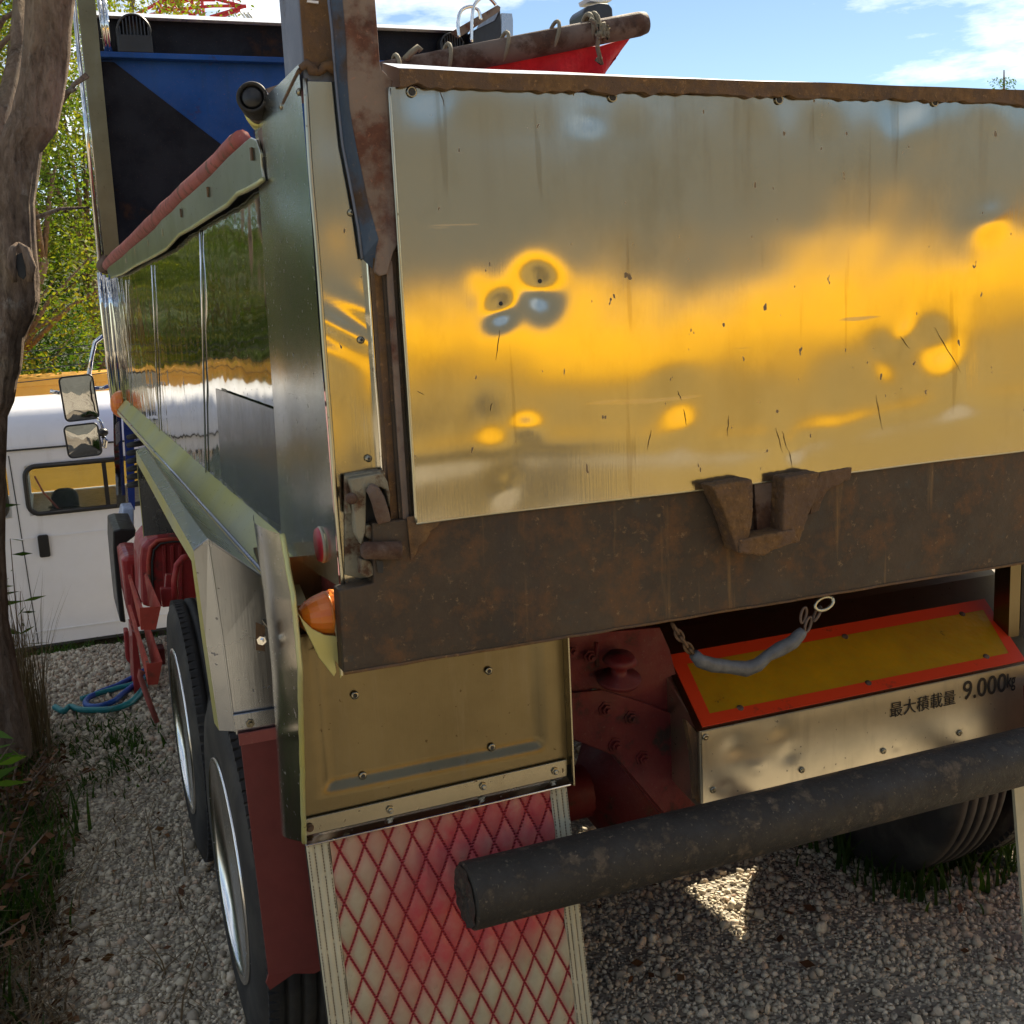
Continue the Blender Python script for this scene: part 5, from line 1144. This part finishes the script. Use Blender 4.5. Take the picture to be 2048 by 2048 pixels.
# ================================================================== BACKGROUND TREES (the slope beyond the van)
tree(-.75, 15.5, 8.2, 2.0, 'tall tree with thin yellow green crown straight above the van roof', n=19000, leaf=.08, seed=21, low=.30, tmean=.6)
tree(-2.6, 13.5, 7.6, 2.0, 'leafy tree at the far left edge behind the foreground trunk', n=17000, leaf=.075, seed=22, low=.2, tmean=.45)
tree(.3, 18.5, 8.6, 2.3, 'pale yellow tree whose top shows left of the red pylon', n=16000, leaf=.09, seed=23, low=.55, tmean=.85)
tree(-.6, 19.0, 5.6, 2.6, 'dense dark green tree low behind the power lines', 'leaf dark green', n=30000, leaf=.09, seed=24, low=.05, tmean=.6)
tree(-5.0, 14.5, 6.0, 2.6, 'broad tree reflected in the mirror side panel, nearest to the trunk', n=14000, leaf=.14, seed=25, low=.1, mat='leaf dark green')
tree(-8.5, 15.5, 6.2, 2.8, 'broad tree reflected in the middle of the mirror side panel', n=12000, leaf=.16, seed=26, low=.1, tmean=.45, mat='leaf dark green')
tree(-12.5, 15.0, 6.5, 3.0, 'outermost broad tree beyond the left frame edge, seen in the panel', 'leaf dark green', n=10000, leaf=.18, seed=27, low=.1)
tree(1.7, 23.0, 11.2, 2.2, 'tall far tree showing its leaves above the truck canopy', n=5000, leaf=.11, seed=28, low=.6, tmean=.75, trunk_r=.22)
tree(-2.5, 21, 6.5, 3.0, 'dark green tree filling the gap behind the thin tree', 'leaf dark green', n=14000, leaf=.15, seed=29, low=.05)
# hillside so that no bare horizon shows between the trunks
hl2 = MB(); hn = hash_noise(81)
hl2.grid(lambda u, v: (-70+140*u, 24+30*v, -1.5+(6.5+2.2*hn(u*3, v*1.5))*smoothstep(0, .8, v)), 60, 20)
t = NT('hill scrub'); c = t.mix(t.ramp(t.noise(1.3, 8, .7), .35, .65), (.02, .035, .01), (.08, .11, .025)); t.set(base=c, rough=.9); t.bump(t.noise(2.5, 6, .7), 1, .5)
o = hl2.build('hillside', t.m, smooth=True); tag(o, kind='structure')

# power lines and pylon
pw = thing('power_line', (-3, 12, -1.28), 'thin dark overhead wires in front of the trees, above the van roof', 'wires')
for (xa_, ya_, xb_, yb_) in ((60, 738, 215, 722), (60, 716, 215, 700), (70, 760, 215, 745), (90, 698, 215, 686)):
    a_, b_ = at(xa_, ya_, 1, 12.2), at(xb_, yb_, 1, 12.2); d_ = b_-a_
    MB().tube([a_-d_*3, a_+Vector((0, 0, -.01)), b_, b_+d_*4], .006, 5).build('wire', 'wire', pw)
yp = 60
py = thing('lattice_pylon', tuple(at(370, 200, 1, yp)), 'red and white lattice power pylon far behind, above the truck canopy', 'pylon')
def bar(p_, q_, r_=.07, mt='pylon red', nm='lattice_bar'): MB().tube([at(*p_, 1, yp), at(*q_, 1, yp)], r_*1.5, 5).build(nm, mt, py)
for p_, q_ in (((318, -40), (322, 44)), ((322, -30), (360, 44)), ((350, -40), (412, 44)), ((395, -60), (410, 44)), ((318, 20), (470, -30)), ((300, 40), (395, -30)), ((330, 44), (400, 5)), ((412, 44), (480, 20)), ((420, 34), (492, 12)), ((425, 12), (492, 12)), ((400, -10), (492, 14)), ((270, 30), (345, -10)), ((280, 35), (340, 20)), ((360, 44), (402, 20)), ((380, -20), (440, -30)), ((340, 0), (430, 0)), ((340, 20), (425, 12)), ((318, 0), (360, 30)), ((402, -30), (480, 0)), ((322, -5), (402, 40))): bar(p_, q_, .055)
for p_, q_ in (((440, -20), (482, 45)), ((452, -20), (492, 40)), ((430, 0), (480, -25))): bar(p_, q_, .035, 'pylon white')
for p_, q_ in (((488, 24), (508, 50)), ((496, 24), (516, 50))): bar(p_, q_, .05, 'dull sheet', 'insulator')
# far treetop at the right edge of the frame
tw_ = thing('distant_treetop', tuple(at(2010, 230, 1, 40)), 'bare top of a distant tree peeping over the tailgate at the right edge', 'tree')
MB().tube([at(2008, 260, 1, 40), at(2008, 140, 1, 40)], [.12, .03], 6).build('trunk', 'bark', tw_)
C = np.array([at(2008+rs.normal()*12, 165+abs(rs.normal())*14-10, 1, 40+rs.normal()*.5) for _ in range(220)])
leaf_mesh('crown', C, rs.uniform(.08, .16, 220), 'leaf dark green', tw_, seed=6)

# ================================================================== HOSES
def hose(pts_, r_, mt, label, name):
    P = []
    for x, y in pts_: p = at(x, y, 2, .03); P.append(p)
    Q = []
    for i in range(len(P)-1):
        p_, a_, b_, n_ = P[max(0, i-1)], P[i], P[i+1], P[min(len(P)-1, i+2)]
        for k_ in range(6):
            t_ = k_/6; Q.append(.5*((2*a_)+(b_-p_)*t_+(2*p_-5*a_+4*b_-n_)*t_*t_+(3*a_-p_-3*b_+n_)*t_**3))
    Q.append(P[-1]); tag(MB().tube(Q, r_, 10).build(name, mt, smooth=True), label, 'hose', 'garden hoses on the gravel')
hose([(290, 1340), (262, 1357), (232, 1372), (205, 1382), (180, 1394), (171, 1405), (178, 1412), (200, 1412), (228, 1402), (245, 1388), (262, 1375), (290, 1352)], .016, 'blue hose', 'blue hose looped on the gravel beside the red tank step', 'garden_hose')
hose([(290, 1372), (272, 1395), (255, 1408), (225, 1418), (190, 1420), (160, 1419), (140, 1413), (128, 1422), (110, 1414)], .017, 'green hose', 'longer blue-green hose snaking to the left over the gravel', 'garden_hose')
hose([(300, 1345), (270, 1366), (235, 1376), (200, 1386), (162, 1398)], .015, 'green hose', 'short dark green hose lying behind the blue loops', 'garden_hose')

# ================================================================== PLANTS
rp_ = np.random.RandomState(77)
def blades(name, n, xr, yr, hr, mat, label, cat, lean=.35, width=.008, seed=0, base=None, clumps=0, tmean=.5):
    rs_ = np.random.RandomState(seed); vs, fs, tn = [], [], []
    cen = [(rs_.uniform(*xr), rs_.uniform(*yr)) for _ in range(clumps)] if clumps else None
    for i in range(n):
        if cen: cx, cy = cen[i % clumps]; x, y = cx+rs_.normal()*.07, cy+rs_.normal()*.07
        else: x, y = rs_.uniform(*xr), rs_.uniform(*yr)
        h = rs_.uniform(*hr); a_ = rs_.uniform(0, 6.28); ln = rs_.uniform(.2, 1)*lean*h*2; w_ = width*rs_.uniform(.6, 1.3)
        dx, dy = math.cos(a_), math.sin(a_); o_ = len(vs); z = gz(x, y); K = 4; tt = rs_.rand()*.5+tmean-.25
        for k_ in range(K+1):
            q = k_/K; px_, py_, pz_ = x+dx*ln*q*q, y+dy*ln*q*q, z+h*(q-.25*q*q*ln/h*1.0); ww = w_*(1-q)**.7
            vs += [(px_-dy*ww, py_+dx*ww, pz_), (px_+dy*ww, py_-dx*ww, pz_)]; tn += [tt, tt]
        fs += [(o_+2*k_, o_+2*k_+1, o_+2*k_+3, o_+2*k_+2) for k_ in range(K)]
    me = bpy.data.meshes.new(name); me.from_pydata(vs, [], fs); me.materials.append(M[mat])
    a_ = me.attributes.new('tint', 'FLOAT', 'POINT'); a_.data.foreach_set('value', np.array(tn, np.float32))
    o = bpy.data.objects.new(name, me); COL.objects.link(o); tag(o, label, cat, kind='stuff'); return o
blades('grass', 900, (-1.0, -.25), (2.9, 3.9), (.02, .09), 'leaf dark green', 'low dark grass growing across the gravel beside the front wheel', 'grass', lean=.9, width=.006, seed=1, clumps=70)
blades('grass', 900, (-1.25, .1), (5.5, 6.2), (.02, .09), 'leaf dark green', 'weedy fringe on the gravel edge below the van', 'weeds', lean=.8, seed=2, clumps=60)
blades('grass', 800, (1.95, 3.0), (.55, 1.5), (.05, .22), 'leaf dark green', 'dark weeds under the right side of the truck', 'weeds', seed=3, clumps=50)
blades('grass', 3200, (-1.7, -.72), (.8, 3.4), (.05, .24), 'leaf dark green', 'tangled grass round the foot of the foreground tree', 'grass', seed=4, clumps=55)
blades('dry_grass', 4200, (-1.6, -.66), (.9, 3.5), (.04, .20), 'dry stem', 'brown dead stalks and straw at the foot of the foreground tree', 'dry grass', lean=1.1, width=.0035, seed=5)
blades('dry_grass', 160, (-.82, -.68), (3.4, 4.0), (.25, .95), 'dry stem', 'thin dry upright stalks beside the tree trunk in front of the van', 'dry grass', lean=.16, width=.0035, seed=6)
blades('dry_grass', 130, (-1.0, -.2), (1.0, 3.2), (.05, .25), 'dry stem', 'scattered straw lying on the left gravel', 'straw', lean=2.2, width=.003, seed=9)
# leafy weeds at the tree foot: one plant each
def leafy(name, x, y, h, n_st, label, cat, mat='leaf fresh', ll=.11, seed=0, asp=.22, per=9, spread=.25):
    rs_ = np.random.RandomState(seed); z = gz(x, y); t_ = thing(name, (x, y, z), label, cat); st_ = MB(); C, D, S = [], [], []
    for k_ in range(n_st):
        a_ = rs_.uniform(0, 6.28); b_ = Vector((x, y, z)); e_ = b_+Vector((math.cos(a_)*spread*rs_.uniform(.3, 1), math.sin(a_)*spread*rs_.uniform(.3, 1), h*rs_.uniform(.7, 1.05)))
        m_ = b_.lerp(e_, .5)+Vector((0, 0, .05)); st_.tube([b_, m_, e_], [.006, .004, .002], 5)
        for i in range(per):
            q = .25+.75*i/(per-1); p = (b_.lerp(m_, q*2) if q < .5 else m_.lerp(e_, q*2-1)); a2 = rs_.uniform(0, 6.28); d_ = np.array([math.cos(a2), math.sin(a2), rs_.uniform(-.25, .35)])
            l_ = ll*rs_.uniform(.6, 1.2); C.append(np.array(p)+d_*l_*.5); D.append(d_); S.append(l_)
    st_.build('stem', 'bark', t_); leaf_mesh('foliage', np.array(C), np.array(S), mat, t_, aspect=asp, seed=seed, D=np.array(D)); return t_
leafy('bamboo_shoot', -1.02, 2.5, .42, 7, 'bright green bamboo-leaved plant left of the trunk base, catching the sun', 'plant', seed=1, ll=.15, per=8, spread=.35)
leafy('bamboo_shoot', -.98, 1.75, .36, 6, 'sunlit leafy plant at the left frame edge among dead stalks', 'plant', seed=2, ll=.14, per=8, spread=.32)
leafy('broadleaf_weed', -1.16, 1.25, .30, 5, 'dark green leafy weed low on the left frame edge', 'plant', 'leaf dark green', seed=3, ll=.14, per=7, spread=.3)
leafy('slender_weed', -.95, 3.95, 1.25, 3, 'slender weed with narrow leaves in front of the van door', 'plant', 'leaf dark green', seed=4, ll=.15, asp=.16, per=16, spread=.16)
leafy('slender_weed', -.80, 4.1, .95, 2, 'dark stalk with few narrow leaves between trunk and van handle', 'plant', 'leaf dark green', seed=5, ll=.12, asp=.16, per=9, spread=.2)
leafy('dead_shrub', -.88, 1.9, .34, 12, 'russet dead shrub beside the gravel on the left', 'shrub', 'dry leaf', seed=6, ll=.045, asp=.5, per=14, spread=.35)
leafy('dead_shrub', -.84, 2.7, .30, 14, 'reddish dead shrub against the base of the trunk', 'shrub', 'dry leaf', seed=16, ll=.04, asp=.5, per=14, spread=.35)
leafy('dead_shrub', -1.0, 1.35, .22, 12, 'flattened dead shrub low at the left frame edge', 'shrub', 'dry leaf', seed=17, ll=.045, asp=.5, per=12, spread=.3)
leafy('broadleaf_weed', 2.15, .95, .34, 9, 'green weed under the truck next to the right wheel', 'plant', 'leaf fresh', seed=7, ll=.12, per=7, spread=.4)
leafy('broadleaf_weed', .62, .05, .13, 4, 'small green weed on the gravel beside the quilted mud flap', 'plant', 'leaf dark green', seed=8, ll=.09, per=5, spread=.16, asp=.35)
leafy('broadleaf_weed', .48, -.1, .12, 3, 'tiny weed at the bottom edge next to the mud flap trim', 'plant', 'leaf dark green', seed=9, ll=.08, per=5, spread=.12, asp=.35)
# fallen leaves
n = 420; C = np.c_[rp_.uniform(-1.2, 2.6, n), rp_.uniform(-.2, 4.2, n), np.zeros(n)]; C = C[(C[:, 0] < -.2) | (C[:, 0] > .45)]; C2 = np.c_[rp_.uniform(-1.5, -.62, 1500), rp_.uniform(.8, 3.6, 1500), np.zeros(1500)]; C = np.concatenate([C, C2])
C[:, 2] = [gz(x, y)+.022 for x, y, _ in C]; D = rp_.normal(size=C.shape); D[:, 2] *= .25
o = leaf_mesh('fallen_leaves', C, rp_.uniform(.02, .055, len(C)), 'dry leaf', aspect=.55, seed=5, D=D); tag(o, 'brown dead leaves scattered over the gravel', 'leaf litter', kind='stuff')
